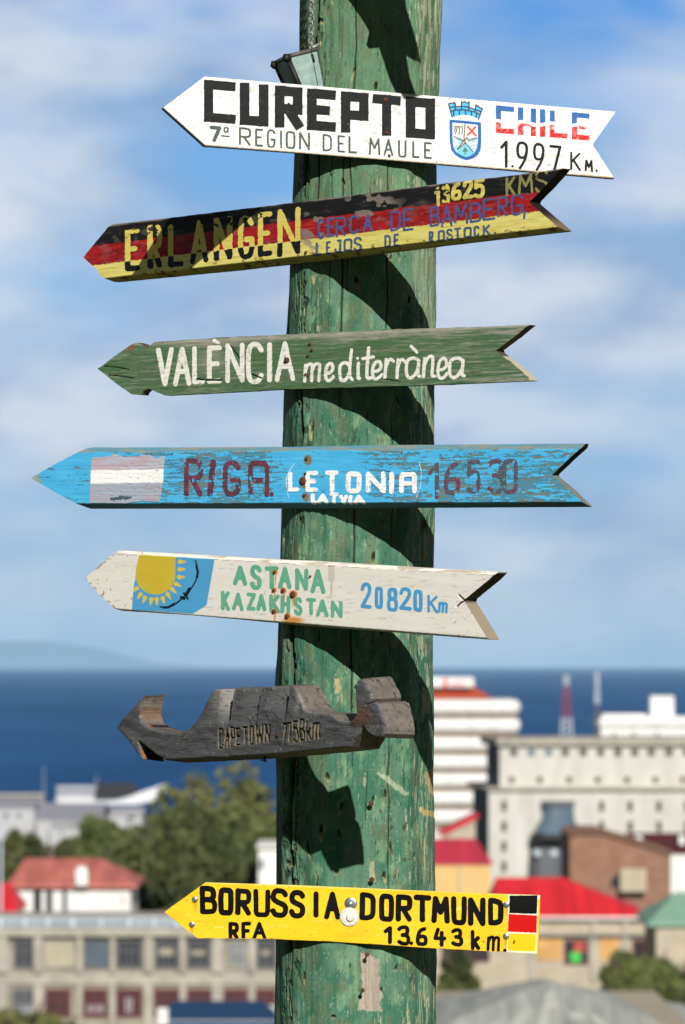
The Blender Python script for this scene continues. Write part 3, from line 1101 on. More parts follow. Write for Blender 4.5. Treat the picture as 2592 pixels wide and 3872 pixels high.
# coat of arms
sh_o = [Z7(*p) for p in ((95, 770), (650, 812), (1212, 872), (1225, 1500), (1200, 1850), (1100, 2030), (900, 2165), (700, 2215), (500, 2150), (300, 2020), (160, 1850), (105, 1500))]
sh_i = [Z7(*p) for p in ((200, 880), (650, 912), (1100, 960), (1110, 1500), (1080, 1760), (980, 1950), (850, 2050), (690, 2095), (520, 2040), (340, 1930), (240, 1780), (205, 1500))]
crown = [Z7(*p) for p in ((60, 215), (150, 180), (190, 200), (270, 150), (310, 300), (420, 290), (515, 290), (520, 130), (590, 165), (650, 130), (710, 190), (800, 140), (800, 340), (890, 350), (985, 390), (1030, 250),
                          (1110, 285), (1170, 350), (1265, 375), (1125, 770), (1020, 690), (850, 625), (620, 600), (400, 625), (190, 680))]
L_ = lambda pts, w: ([Z7(*p) for p in pts], w)
cr_lines = [L_(p, 2.3) for p in (((60, 215), (125, 450), (190, 680)), ((1265, 375), (1200, 560), (1125, 770)), ((60, 215), (150, 180), (190, 200), (270, 150), (310, 300)),
                                 ((100, 350), (310, 310), (530, 295), (790, 335), (1000, 420), (1230, 490)), ((130, 485), (300, 430), (600, 425), (980, 500), (1190, 600)),
                                 ((520, 130), (520, 430)), ((800, 150), (780, 430)), ((1030, 250), (1000, 500)), ((310, 200), (310, 440)), ((440, 440), (450, 600)), ((670, 440), (665, 590)),
                                 ((880, 490), (870, 620)), ((1060, 560), (1040, 680)), ((240, 470), (250, 640)), ((520, 130), (590, 165), (650, 130), (710, 190), (800, 140)), ((1030, 250), (1110, 285), (1170, 350), (1265, 375)))]
star = [L_(p, 2.0) for p in (((650, 930), (610, 1400), (650, 1540), (640, 1620)), ((260, 1370), (560, 1520), (620, 1490)), ((1060, 1420), (780, 1520), (720, 1420)), ((620, 1490), (370, 1840), (650, 1610)), ((660, 1600), (940, 1920)), ((660, 1480), (720, 1400)),
                             ((270, 1010), (570, 1035)), ((310, 1060), (260, 1190)), ((370, 1060), (310, 1270)), ((440, 1060), (440, 1310)), ((560, 1080), (540, 1280)))]
redx = [L_(p, 4.0) for p in (((740, 1020), (1030, 1340)), ((1010, 1040), (750, 1310)))]
tree_ = [Z7(650, 1740), Z7(760, 1920), Z7(670, 1910), Z7(675, 2010), Z7(630, 2010), Z7(635, 1910), Z7(545, 1920)]
tri_ = [Z7(650, 1630), Z7(960, 1960), Z7(860, 2040), Z7(690, 2090), Z7(520, 2040), Z7(330, 1930)]


def arms_field(x, y):
    return np.minimum(poly_sd(x, y, sh_o), np.minimum(poly_sd(x, y, crown), stroke_sd(x, y, cr_lines))) + (fbm(x, y, 7, 7, 38, 2) - .5)


def arms_col(x, y):
    c = full(x, C8(232, 240, 244))
    ins = poly_sd(x, y, sh_i)
    c = np.where((y > Z7(0, 1400)[1])[:, None], mix(full(x, C8(214, 230, 240)), full(x, C8(160, 200, 226)), sst(.4, .6, fbm(x, y, 16, 6, 39, 2))), c)
    c = mix(c, full(x, C8(120, 200, 232)), sst(.8, -.8, poly_sd(x, y, tri_)))
    c = mix(c, full(x, C8(80, 124, 84)), sst(.8, -.8, poly_sd(x, y, tree_)))
    c = mix(c, full(x, C8(106, 96, 50)), sst(.8, -.6, stroke_sd(x, y, star)))
    c = mix(c, full(x, C8(226, 90, 74)), sst(.8, -.8, stroke_sd(x, y, redx)))
    c = mix(c, full(x, C8(46, 104, 176)), sst(-.8, .8, ins))
    cc = mix(full(x, C8(60, 170, 226)), full(x, C8(110, 200, 232)), fbm(x, y, 14, 9, 40, 2))
    cc = mix(cc, full(x, C8(58, 66, 78)), sst(.9, -.7, stroke_sd(x, y, cr_lines)))
    return np.where((y < Z7(0, 770)[1])[:, None] & (poly_sd(x, y, sh_o) > 0)[:, None], cc, c)


s1.paint('emblem', arms_field, (1690, 380, 1832, 612), arms_col, h=1.0)
s1.disc(*Z1(1187, 493), 9, M_RUST, .003)
s1.disc(*Z1(1192, 655), 7, M_RUST, .003)
s1.disc(*Z1(1205, 770), 6, M_RUST, .003)

# ================================================================== 2  black, red and yellow board ERLANGEN
Z3, Z4 = zoomf(250, 600, 1000), zoomf(1150, 600, 1100)
s2 = Sign('arrow_sign', 'black, red and yellow striped wooden arrow board lettered ERLANGEN', 51, 850, .024,
          [Z3(103, 585), Z3(262, 390), Z3(820, 325), Z4(0, 229), Z4(640, 146), Z4(1150, 86), Z4(1386, 52), Z4(1300, 150), Z4(1215, 235), Z4(1290, 300), Z4(1393, 388),
           Z4(690, 470), Z4(0, 556), Z3(900, 667), Z3(258, 730), Z3(205, 692), Z3(180, 655)])
b_kr = lambda x: 928 + (x - 362) * -.1224
b_ry = lambda x: 1003 + (x - 355) * -.1214
low2 = (413, 1066, 2129, 872)
top2 = (417, 849, 2122, 636)


def wear2(x, y):
    return fbm(x + y * .12, y + x * .123, 46, 7, 51, 4)


def col2(x, y, d):
    n = (fbm(x, y, 30, 9, 52, 3) - .5) * 7
    w = wear2(x, y)
    k = mix(full(x, C8(30, 29, 30)), full(x, C8(84, 80, 78)), .6 * sst(.62, .82, w))
    r = mix(full(x, C8(184, 36, 40)), full(x, C8(142, 28, 32)), sst(.4, .7, w))
    r = mix(r, full(x, C8(178, 120, 116)), .55 * sst(.66, .80, fbm(x, y + x * .12, 30, 5, 53, 3)))
    ye = mix(full(x, C8(252, 240, 140)), full(x, C8(238, 222, 116)), sst(.4, .7, w))
    c = np.where((y < b_kr(x) + n)[:, None], k, np.where((y < b_ry(x) + n * .6)[:, None], r, ye))
    # flaked patches down to grey wood
    fl = fbm(x, y, 40, 26, 54, 4)
    reg = sst(150, 30, np.hypot((x - 1400) / 1.0, (y - 775) / .5)) + sst(90, 20, np.hypot(x - 1190, (y - 880) / 1.2)) + .35 * sst(120, 40, np.abs(edge_drop(top2, x, y) - 40))* sst(2100, 1200, x)
    bare = sst(.60, .63, fl + .10 * np.clip(reg, 0, 1) - .03) * np.clip(reg + .05, 0, 1)
    c = mix(c, full(x, C8(158, 146, 136)), .85 * bare)
    te = edge_drop(top2, x, y)
    c = mix(c, full(x, C8(140, 130, 120)), .9 * sst(9, 3, te + (fbm(x, y, 40, 8, 55, 3) - .5) * 12))
    le = edge_drop(low2, x, y)
    c = mix(c, full(x, C8(150, 134, 60)), .7 * sst(-17, -13, le))  # down-facing chamfer: its shade painted as duller yellow
    c = mix(c, full(x, C8(92, 62, 30)), .8 * sst(.66, .72, fbm(x, y, 22, 14, 56, 3)) * sst(-40, -10, le))
    return c


s2.disp = lambda x, y: ((fbm(x + y * .12, y + x * .123, 90, 7, 57, 3) - .5) * .0008 - .0125 * np.clip((edge_drop(low2, x, y) + 16) / 16, 0, 1)
                        - .004 * np.clip((7 - edge_drop(top2, x, y)) / 7, 0, 1))
s2.board(col2, lambda x, y: mix(full(x, C8(34, 30, 26)), full(x, C8(120, 104, 84)), sst(790, 850, y)), seed=2, edge_noise=1.6)  # upper notch cut coloured dark for shade, lower cut lighter for sun
E2 = word(Z3, 16, (350, 430, 1395, 290), (350, 668, 1395, 560),
          'E:352-438:415-665 R:484-570:390-648 L:605-698:382-642 A:735-848:365-622 N:878-988:345-602 G:1020-1118:342-588 E:1140-1224:315-580 N:1255-1394:292-576', jig=2, seed=4)


def erl_col(x, y):
    n = (fbm(x, y, 8, 8, 58, 2) - .5) * 5
    yy = mix(full(x, C8(252, 236, 122)), full(x, C8(236, 216, 108)), fbm(x, y, 18, 26, 59, 3))
    kk = full(x, C8(30, 30, 30))
    return np.where((y + n < b_ry(x) + 2)[:, None], yy, kk)


def erl_chip(x, y):
    # the tops of the yellow letters have flaked off the black stripe
    up = sst(0, 30, b_kr(x) - y)
    return (fbm(x, y, 15, 12, 60, 3) - (.88 - .33 * up * (x < 1000))) * 50


s2.letters(E2, erl_col, False, 2.2, 10, 21, chip=erl_chip)
yel2 = lambda x, y: mix(full(x, C8(250, 232, 124)), full(x, C8(222, 206, 110)), sst(.4, .6, fbm(x, y, 16, 12, 61, 3)))
s2.letters(word(Z4, 10, (790, 132, 975, 108), (790, 226, 975, 202), '6:793-851:128-224 2:856-914:116-216 5:914-974:108-212'), yel2, False, .9, 8, 22)
s2.letters(word(Z4, 9, (700, 150, 790, 140), (700, 255, 790, 245), '1:704-738:152-258 3:744-786:140-246'), yel2, False, .9, 8, 23, chip=paintchip(.64, 14, 10, 62))
oliv = lambda x, y: mix(full(x, C8(176, 170, 112)), full(x, C8(140, 140, 90)), fbm(x, y, 14, 14, 63, 3))
s2.letters(word(Z4, 7, (1090, 100, 1312, 70), (1090, 198, 1312, 170), 'K:1088-1142:98-202 M:1154-1238:82-190 S:1246-1314:60-180'), oliv, False, 1.0, 8, 24, chip=paintchip(.74, 12, 9, 64))
blu = lambda x, y: mix(full(x, C8(96, 112, 168)), full(x, C8(72, 92, 150)), fbm(x, y, 16, 12, 65, 3))
s2.words(Z4, 6, (70, 330, 1185, 190), (70, 430, 1185, 310), (
                'C:74-110:325-432 E:124-166:318-422 R:172-226:314-420 C:244-296:306-404 A:318-372:300-398', 'D:466-524:278-390 E:534-592:268-388', 'B:680-732:256-366 A:740-803:252-368 M:810-886:242-356 B:894-956:236-344 E:964-1032:214-332 R:1044-1097:203-312 G:1114-1182:194-302 ,:1180-1198:280-326'),
           blu, False, .8, 8, 25, chip=paintchip(.76, 14, 10, 66))
nav = lambda x, y: mix(full(x, C8(72, 98, 136)), full(x, C8(96, 116, 140)), fbm(x, y, 16, 12, 67, 3))
s2.words(Z4, 6, (65, 452, 1030, 355), (65, 520, 1030, 412), (
                'L:64-93:450-522 E:119-146:445-516 J:165-206:436-508 O:214-263:430-500 S:269-313:424-498', 'D:434-470:410-480 E:484-514:404-474', 'R:674-700:390-454 O:722-762:384-446 S:768-803:378-440 T:809-850:371-434 O:861-906:367-428 C:914-948:362-420 K:964-1006:356-414 .:1026-1036:390-406'),
           nav, False, .7, 8, 26, chip=paintchip(.78, 14, 10, 68))
s2.disc(*Z4(12, 505), 6, M_RUST, .003)
s2.disc(*Z3(1425, 557), 6, M_RUST, .003)

# ================================================================== 3  green board VALENCIA
Z5, Z6 = zoomf(320, 1180, 900), zoomf(1050, 1180, 1050)
s3 = Sign('arrow_sign', 'weathered green wooden arrow board lettered in white, with a chipped tip', 40, 1380, .021,
          [Z5(88, 373), Z5(180, 305), Z5(265, 245), Z5(318, 206), Z5(340, 200), Z5(385, 213), Z5(402, 240), Z5(430, 226), Z5(458, 196), Z5(900, 166), Z6(0, 128), Z6(700, 95), Z6(1200, 80), Z6(1422, 71), Z6(1330, 145), Z6(1230, 219), Z6(1330, 290), Z6(1438, 387),
           Z6(900, 410), Z6(0, 437), Z5(900, 530), Z5(530, 549), Z5(465, 524), Z5(448, 512), Z5(420, 503), Z5(385, 520), Z5(376, 548), Z5(310, 540), Z5(240, 495), Z5(160, 430)])
up3 = (Z5(458, 196)[0], Z5(458, 196)[1], Z6(1422, 71)[0], Z6(1422, 71)[1])


def col3(x, y, d):
    xs, ys = x, y + (x - 1000) * .045
    g1 = fbm(xs, ys, 110, 6, 71, 4)
    g2 = fbm(xs, ys, 34, 3.5, 72, 3)
    gr = mix(full(x, C8(72, 106, 72)), full(x, C8(92, 120, 88)), g1)
    wood = mix(full(x, C8(128, 130, 116)), full(x, C8(172, 168, 156)), g2)
    worn = .55 * sst(.46, .72, g2 * .5 + g1 * .5 + .10 * (fbm(x, y, 260, 60, 73, 2) - .5))
    te = edge_drop(up3, x, y)
    worn = np.clip(worn + .85 * sst(34, 10, te + (fbm(x, y, 120, 18, 74, 3) - .5) * 46), 0, 1)
    worn = np.clip(worn + .35 * sst(1500, 1900, x) * sst(.4, .6, g1), 0, 1)
    worn = np.clip(worn + .6 * sst(70, 20, np.hypot((x - 800) / 1.4, y - 1365)), 0, 1)
    c = mix(gr, wood, worn)
    c = mix(c, full(x, C8(64, 66, 50)), .55 * sst(.68, .8, fbm(xs, ys, 90, 3, 75, 3)))
    c = mix(c, full(x, C8(140, 96, 62)), .8 * sst(26, 8, np.hypot(x - Z5(300, 225)[0], (y - Z5(0, 225)[1]))))
    c = mix(c, full(x, C8(214, 208, 190)), .8 * sst(12, 4, -d) * (x > 2000) * (y > Z6(0, 225)[1]))  # pale rim: sunlight on the lower notch cut put into the colour
    return c


def crack3(x, y):
    ln = [([Z5(130, 358), Z5(200, 362), Z5(290, 380)], 1.6), ([Z5(160, 415), Z5(230, 422), Z5(320, 436)], 1.6), ([Z6(600, 380), Z6(690, 392)], 1.5), ([Z5(960, 225), Z5(1020, 305)], 2.2), ([Z5(740, 440), Z5(800, 450), Z5(900, 447)], 2.6), ([Z5(1100, 410), Z5(1165, 435)], 2.4)]
    return stroke_sd(x, y, ln)


s3.disp = lambda x, y: ((fbm(x, y + x * .045, 120, 6, 76, 3) - .5) * .0010 - .003 * np.clip((6 - edge_drop(up3, x, y)) / 6, 0, 1)
                        - .003 * sst(1.5, -1, crack3(x, y)))
s3.board(lambda x, y, d: mix(col3(x, y, d), full(x, C8(36, 32, 24)), .85 * sst(1.2, -.6, crack3(x, y))),
         lambda x, y: mix(full(x, C8(86, 78, 64)), full(x, C8(188, 180, 160)), sst(0, 1, (x > 1900) * (y > 1335))), seed=3, edge_noise=1.8)  # sunlit lower notch cut painted pale, shaded cuts left dark
wht3 = lambda x, y: mix(full(x, C8(240, 238, 231)), full(x, C8(206, 203, 192)), sst(.60, .80, fbm(x, y, 9, 12, 77, 3)))


def cr_chip(th, seed):
    return lambda x, y: np.maximum((fbm(x, y, 26, 3, seed, 3) - th) * 30, -(stroke_sd(x, y, [([Z5(960, 225), Z5(1020, 305)], 2.0), ([Z5(740, 442), Z5(905, 448)], 4.0), ([Z5(1100, 410), Z5(1165, 435)], 3.0)])))


s3.letters(word(Z5, 16, (470, 235, 1390, 195), (470, 487, 1390, 452),
                'V:472-590:233-488 A:584-706:230-488 L:710-794:224-476 E:808-908:220-470 N:928-1056:203-466 C:1062-1182:203-468 I:1200-1242:198-462 A:1254-1390:192-458')
           + [([Z5(852, 188), Z5(884, 202)], 6)], wht3, False, 1.2, 12, 31, chip=cr_chip(.80, 78))
s3.letters(word(Z6, 9, (145, 292, 1060, 255), (145, 396, 1060, 372),
                'm:145-248:290-398 e:262-325:284-392 d:342-432:206-392 i:438-474:280-384 t:474-552:194-384 e:526-598:272-382 r:598-664:258-380 r:666-728:260-378 a:718-812:255-378 n:816-898:252-374 e:896-968:255-378 a:962-1062:256-376')
           + [([Z6(453, 261)], 5.5), ([Z6(756, 194), Z6(788, 226)], 6)], wht3, False, .9, 10, 32, chip=cr_chip(.84, 79))
for p, r in ((Z5(1337, 318), 11), (Z5(1487, 210), 5.5), (Z5(1501, 250), 6), (Z5(1477, 287), 5), (Z5(1459, 411), 5), (Z5(1475, 418), 5)):
    s3.disc(p[0], p[1], r, M_RUST, .004)

# ================================================================== 4  blue board RIGA
Z8, Z9 = zoomf(80, 1640, 1100), zoomf(1050, 1640, 1250)
s4 = Sign('arrow_sign', 'peeling light blue wooden arrow board lettered RIGA, with a red and white flag', 36, 1800, .021,
          [Z8(55, 240), Z8(150, 182), Z8(260, 124), Z8(345, 77), Z8(370, 73), Z8(900, 73), Z9(0, 62), Z9(500, 53), Z9(1448, 46), Z9(1440, 66), Z9(1370, 130), Z9(1300, 197), Z9(1380, 262), Z9(1466, 346), Z9(0, 354), Z8(348, 403), Z8(200, 325)])
t4 = lambda x: Z8(0, 73)[1] + (x - 340) * ((Z9(0, 46)[1] - Z8(0, 73)[1]) / (2200 - 340))
l4 = lambda x: Z8(0, 403)[1] + (x - 324) * ((Z9(0, 346)[1] - Z8(0, 403)[1]) / (2220 - 324))


def peel4(x, y):
    """> 0 where the blue paint has come away"""
    p = fbm(x, y, 60, 7, 81, 5, .6) * .62 + fbm(x, y, 18, 6, 82, 3) * .38
    reg = .06 * sst(640, 720, x) * sst(1080, 1000, x) + .055 * sst(1740, 1990, x) * sst(1740, 1840, y + 0 * x) + .03 * (x > 1600) * sst(1700, 1760, y)
    reg = reg - .17 * sst(230, 90, np.abs(x - 1210)) - .12 * sst(420, 380, x) - .05 * sst(.5, .7, fbm(x, y, 160, 60, 83, 2))
    reg = reg - .25 * sst(25, 10, np.abs(x - 1640)) * sst(.35, .55, fbm(x, y, 30, 30, 84, 2))
    return p + reg - .515


def col4(x, y, d):
    pe = peel4(x, y)
    b = mix(full(x, C8(88, 192, 240)), full(x, C8(68, 174, 228)), fbm(x, y, 60, 20, 85, 3))
    wood = mix(full(x, C8(76, 144, 172)), full(x, C8(116, 128, 124)), sst(.42, .68, fbm(x, y, 60, 6, 86, 4)))
    wood = mix(wood, full(x, C8(146, 112, 84)), .6 * sst(.68, .78, fbm(x, y, 30, 9, 87, 3)))
    c = mix(b, wood, sst(-.006, .006, pe))
    c = mix(c, full(x, C8(40, 60, 72)), .65 * sst(.016, .003, np.abs(pe - .012)))
    ch = sst(24, 18, y - t4(x) + (fbm(x, y, 60, 9, 88, 3) - .5) * 16)
    tw = mix(full(x, C8(96, 144, 160)), full(x, C8(150, 142, 126)), sst(.4, .65, fbm(x, y, 80, 6, 89, 3)))
    c = mix(c, tw, ch * .9)
    lo = sst(-20, -14, y - l4(x))
    c = mix(c, full(x, C8(74, 106, 122)), lo * .9)  # bottom chamfer painted darker for the shade it lies in
    tip = np.hypot(x - 140, y - Z8(0, 240)[1])
    c = mix(c, full(x, C8(196, 158, 96)), .85 * sst(22, 4, tip + (fbm(x, y, 16, 16, 90, 2) - .5) * 30))
    # rust weeping from the bolts
    for (bx, by, r) in ((Z9(138, 118) + (16,)), (Z9(124, 223) + (20,)), (Z9(128, 293) + (14,))):
        c = mix(c, full(x, C8(150, 92, 38)), .75 * sst(r + 6, r - 6, np.hypot((x - bx - 5) / .9, (y - by - 6) / 1.2)))
    return c


def disp4(x, y):
    pe = peel4(x, y)
    z = -.0010 * sst(-.004, .008, pe) + .0005 * sst(-.03, -.004, pe) + (fbm(x, y, 130, 6, 91, 3) - .5) * .0009
    z = z - .009 * np.clip((22 - (y - t4(x))) / 22, 0, 1.2) - .016 * np.clip((y - l4(x) + 19) / 19, 0, 1.2)
    return z


s4.disp = disp4
s4.board(col4, lambda x, y: mix(full(x, C8(24, 24, 24)), full(x, C8(120, 128, 122)), sst(0, 1, (x > 2000) * (y > Z9(0, 197)[1]))), h=2.2, seed=4, edge_noise=.8)  # light baked into the edges: near-black in shade, paler lower notch cut
f4 = [Z8(383, 130), Z8(470, 122), Z8(510, 107), Z8(560, 124), Z8(620, 122), Z8(690, 114), Z8(735, 131), Z8(776, 120), Z8(768, 260), Z8(750, 368), Z8(660, 362), Z8(560, 376), Z8(450, 372), Z8(371, 374), Z8(376, 260)]


def flag4(x, y):
    w = y - Z8(0, 198)[1]
    c = mix(full(x, C8(190, 172, 186)), full(x, C8(182, 184, 198)), sst(.42, .6, fbm(x, y, 90, 30, 92, 3)))
    lo = mix(full(x, C8(168, 178, 194)), full(x, C8(178, 164, 180)), .6 * sst(.45, .65, fbm(x, y, 120, 14, 93, 3)))
    c = np.where((w > 30)[:, None], lo, c)
    c = mix(c, full(x, C8(206, 190, 204)), .4 * sst(14, 0, np.abs(w + 8)))
    nz = (fbm(x, y, 30, 6, 94, 2) - .5) * 4
    band = np.maximum(np.abs(w + nz - 23 + (x - 470) * .016) - 25, -1e3)
    c = mix(c, full(x, C8(250, 250, 250)), sst(1.5, -1.5, band))
    c = mix(c, full(x, C8(60, 70, 78)), .7 * sst(.80, .84, fbm(x, y, 9, 5, 95, 3)))
    hole = stroke_sd(x, y, [([Z8(490, 352), Z8(540, 345), Z8(590, 344)], 6)])
    return mix(c, full(x, C8(70, 92, 96)), sst(2, -2, hole + (fbm(x, y, 9, 6, 96, 2) - .5) * 8))


s4.paint('flag', lambda x, y: poly_sd(x, y, f4) + (fbm(x, y, 14, 10, 97, 3) - .5) * 4, (330, 1700, 640, 1915), flag4, h=2.0, lift=.0012)
mar = lambda x, y: mix(full(x, C8(122, 62, 84)), full(x, C8(92, 60, 76)), sst(.35, .6, fbm(x, y, 16, 22, 98, 3)))
s4.letters(word(Z8, 13, (880, 135, 1340, 145), (880, 335, 1340, 338), 'R:880-980:133-338 G:1088-1186:148-332 Q:1226-1340:145-340')
           + [([Z8(1038, 152), Z8(1020, 320)], 11), ([Z8(1352, 326)], 8)], mar, False, 1.6, 11, 41, chip=paintchip(.66, 13, 20, 99), lift=.0009)
wht4 = lambda x, y: mix(full(x, C8(250, 250, 250)), full(x, C8(206, 212, 216)), sst(.6, .8, fbm(x, y, 14, 20, 100, 3)))
s4.letters(word(Z9, 11, (50, 182, 660, 182), (50, 272, 660, 280), 'L:51-105:180-276 E:134-194:176-276 T:228-292:174-276 O:326-400:180-282 N:420-514:180-282 I:528-558:182-284 Q:580-662:182-282', jig=1.5, seed=3),
           wht4, False, 1.3, 9, 42, lift=.0012, chip=paintchip(.84, 8, 20, 101))
for pl in ((Z9(82, 142), Z9(50, 190), Z9(40, 230), Z9(54, 302)), (Z9(674, 138), Z9(686, 190), Z9(678, 260), Z9(658, 306))):
    s4.letters([(chaikin(list(pl)), 1.1)], lambda x, y: mix(wht4(x, y), full(x, C8(150, 200, 228)), .5 * fbm(x, y, 14, 30, 104, 2)), False, .5, 8, 43, lift=.0012, h=1.0)
s4.letters(word(Z9, 9, (160, 284, 420, 292), (160, 334, 420, 334), 'L:161-188:282-335 A:190-243:284-334 T:246-294:279-334 V:293-336:290-334 I:338-356:290-334 A:358-416:290-335', jig=2, seed=8), wht4, False, 1.2, 8, 44, lift=.0012)
bro = lambda x, y: mix(full(x, C8(86, 92, 106)), full(x, C8(118, 66, 84)), sst(.5, .7, fbm(x, y, 20, 22, 102, 3) + .12 * (x < Z9(870, 0)[0])))
s4.letters(word(Z9, 10, (720, 140, 1140, 122), (720, 305, 1140, 280), '1:715-778:138-308 6:790-868:136-286 5:896-962:124-282 3:996-1072:122-282 0:1066-1142:120-284'),
           bro, False, 1.5, 10, 45, chip=paintchip(.66, 12, 16, 103), lift=.0006)
for p, r in ((Z9(138, 119), 7), (Z9(122, 224), 15), (Z9(133, 190), 6), (Z9(127, 293), 7)):
    s4.disc(p[0], p[1], r, M_RUST, .005 if r > 10 else .003)

# ================================================================== 5  cream board ASTANA
ZA, ZB = zoomf(300, 2050, 950), zoomf(1150, 2050, 850)
s5 = Sign('arrow_sign', 'cream wooden arrow board lettered ASTANA, with a sky blue and yellow sun flag', 48, 2240, .029,
          [ZA(38, 225), ZA(130, 140), ZA(238, 52), ZA(650, 74), ZA(1255, 110), ZB(0, 128), ZB(800, 178), ZB(1345, 208), ZB(1290, 262), ZB(1115, 404), ZB(1200, 540), ZB(1285, 682), ZB(700, 636), ZB(0, 585), ZA(1250, 508), ZA(700, 456), ZA(245, 428), ZA(222, 415), ZA(120, 320)])
up5 = (ZA(238, 52)[0], ZA(238, 52)[1], ZB(1345, 208)[0], ZB(1345, 208)[1])
lo5 = (ZA(245, 428)[0], ZA(245, 428)[1], ZB(1285, 682)[0], ZB(1285, 682)[1])
nails5 = [(ZA(1222, 187), 6), (ZA(1217, 300), 6), (ZA(1275, 302), 8), (ZA(1336, 327), 12), (ZA(1218, 433), 7.5), (ZA(1300, 463), 9), (ZA(1446, 213), 4)]
cr5 = [(chaikin([ZB(1080, 370), ZB(1100, 392), ZB(1122, 408)]), 3.0), ([ZB(1066, 448), ZB(1090, 425), ZB(1122, 404)], 3.0)]
_z = []
for k in range(26):
    yk = 160 + k * 8.4
    w_ = 22 if k < 14 else 8
    _z.append(([ZB(190 - w_ + (k % 3) * 2, yk), ZB(190, yk + 6), ZB(190 + w_, yk - 2)], .9 if k < 14 else .7))
zig5 = _z + [([ZB(178, 460 + 0), ZB(196, 466)], 1.6), ([ZB(176, 544), ZB(200, 547)], 1.6), ([ZB(170, 386), ZB(184, 390)], 1.3)]


def rust5(x, y):
    t = np.zeros(len(x))
    for (p, r) in nails5[:6]:
        t = np.maximum(t, sst(r + 7, r, np.hypot(x - p[0], y - p[1])))
        run = sst(r * .75, r * .2, np.abs(x - p[0] - 2 + (fbm(x, y, 20, 40, 131, 2) - .5) * 6)) * (y > p[1]) * sst(62, 12, y - p[1])
        t = np.maximum(t, .85 * run)
    pool = sst(44, 12, np.hypot((x - ZA(1335, 0)[0]) / 1.3, (y - ZA(0, 488)[1]) / .45))
    return np.maximum(t, .8 * pool)


def col5(x, y, d):
    c = mix(full(x, C8(251, 248, 240)), full(x, C8(245, 240, 230)), fbm(x, y, 120, 24, 111, 3))
    ue = edge_drop(up5, x, y)
    c = mix(c, full(x, C8(250, 246, 236)), sst(14, 11, ue))
    c = mix(c, full(x, C8(118, 100, 84)), .8 * sst(1.6, .5, np.abs(ue - 13)) * sst(.42, .55, fbm(x, y, 60, 8, 112, 3)))
    c = mix(c, full(x, C8(196, 180, 156)), .8 * sst(15, 8, ue) * sst(.55, .65, fbm(x, y, 90, 7, 113, 3)))
    le = edge_drop(lo5, x, y)
    c = mix(c, full(x, C8(120, 104, 92)), .6 * sst(-6, -3, le + (fbm(x, y, 40, 8, 114, 2) - .5) * 6))
    c = mix(c, full(x, C8(196, 188, 172)), .4 * sst(.68, .78, fbm(x, y, 40, 5, 115, 3)))
    c = mix(c, full(x, C8(120, 108, 88)), .4 * sst(1, -.4, stroke_sd(x, y, zig5)))
    c = mix(c, full(x, C8(60, 50, 40)), .8 * sst(.82, .86, fbm(x, y, 7, 7, 116, 2)) * sst(.5, .6, fbm(x, y, 200, 200, 117, 2)))
    c = mix(c, full(x, C8(214, 126, 36)), .95 * rust5(x, y))
    c = mix(c, full(x, C8(128, 110, 88)), .5 * (d > -7) * (x < ZA(240, 0)[0]) * sst(.5, .6, fbm(x, y, 16, 9, 118, 2)))
    c = mix(c, full(x, C8(250, 248, 240)), .8 * sst(14, 6, -d) * (x > ZB(1180, 0)[0]) * (y > ZB(0, 420)[1]))
    return mix(c, full(x, C8(26, 22, 18)), sst(1, -1, stroke_sd(x, y, cr5)))


s5.disp = lambda x, y: ((fbm(x, y + x * -.08, 220, 30, 119, 2) - .5) * .0005 - .006 * np.clip((13 - edge_drop(up5, x, y)) / 13, 0, 1) * sst(440, 500, x)
                        - .004 * sst(1, -1, stroke_sd(x, y, cr5)) - .009 * np.clip((edge_drop(lo5, x, y) + 7) / 7, 0, 1.1))
s5.board(col5, lambda x, y: mix(mix(full(x, C8(60, 54, 46)), full(x, C8(150, 138, 118)), sst(ZB(0, 410)[1] - 4, ZB(0, 430)[1], y) * (x > 1700)), full(x, C8(230, 222, 205)), sst(8, 2, np.abs(edge_drop(up5, x, y)))),  # notch cuts carry painted light: dark above, lit below
         seed=5, edge_noise=1.0)
fl5 = [ZA(375, 78), ZA(600, 92), ZA(846, 106), ZA(830, 200), ZA(798, 388), ZA(784, 403), ZA(710, 446), ZA(330, 421), ZA(345, 250), ZA(352, 235), ZA(356, 170)]
rays5 = []
for (rx, ry) in ((640, 122), (638, 170), (634, 218), (614, 265), (588, 300), (558, 333), (525, 358), (485, 365), (450, 366), (408, 355), (379, 332), (355, 293)):
    vx, vy = rx - 478, ry - 195
    l = math.hypot(vx, vy)
    vx, vy = vx / l, vy / l
    if ry < 225:
        vx, vy = 1, 0
    rays5.append(([ZA(rx - vx * 9, ry - vy * 9)], 8.6))
    rays5.append(([ZA(rx, ry), ZA(rx + vx * 12, ry + vy * 12)], 5.2))
    rays5.append(([ZA(rx + vx * 10, ry + vy * 10), ZA(rx + vx * 25, ry + vy * 25)], 2.4))
bird5 = [(chaikin([ZA(727, 116), ZA(742, 170), ZA(738, 215), ZA(722, 255), ZA(700, 290), ZA(680, 315)]), 2.6), ([ZA(733, 150), ZA(742, 185), ZA(736, 220)], 4.4), (chaikin([ZA(680, 315), ZA(640, 355), ZA(600, 388), ZA(560, 408), ZA(508, 404)]), 3.0),
         ([ZA(595, 385), ZA(560, 406), ZA(530, 408)], 4.6), ([ZA(690, 292), ZA(668, 330)], 6.5), ([ZA(655, 318), ZA(678, 352)], 4), ([ZA(640, 345), ZA(655, 352)], 6)]


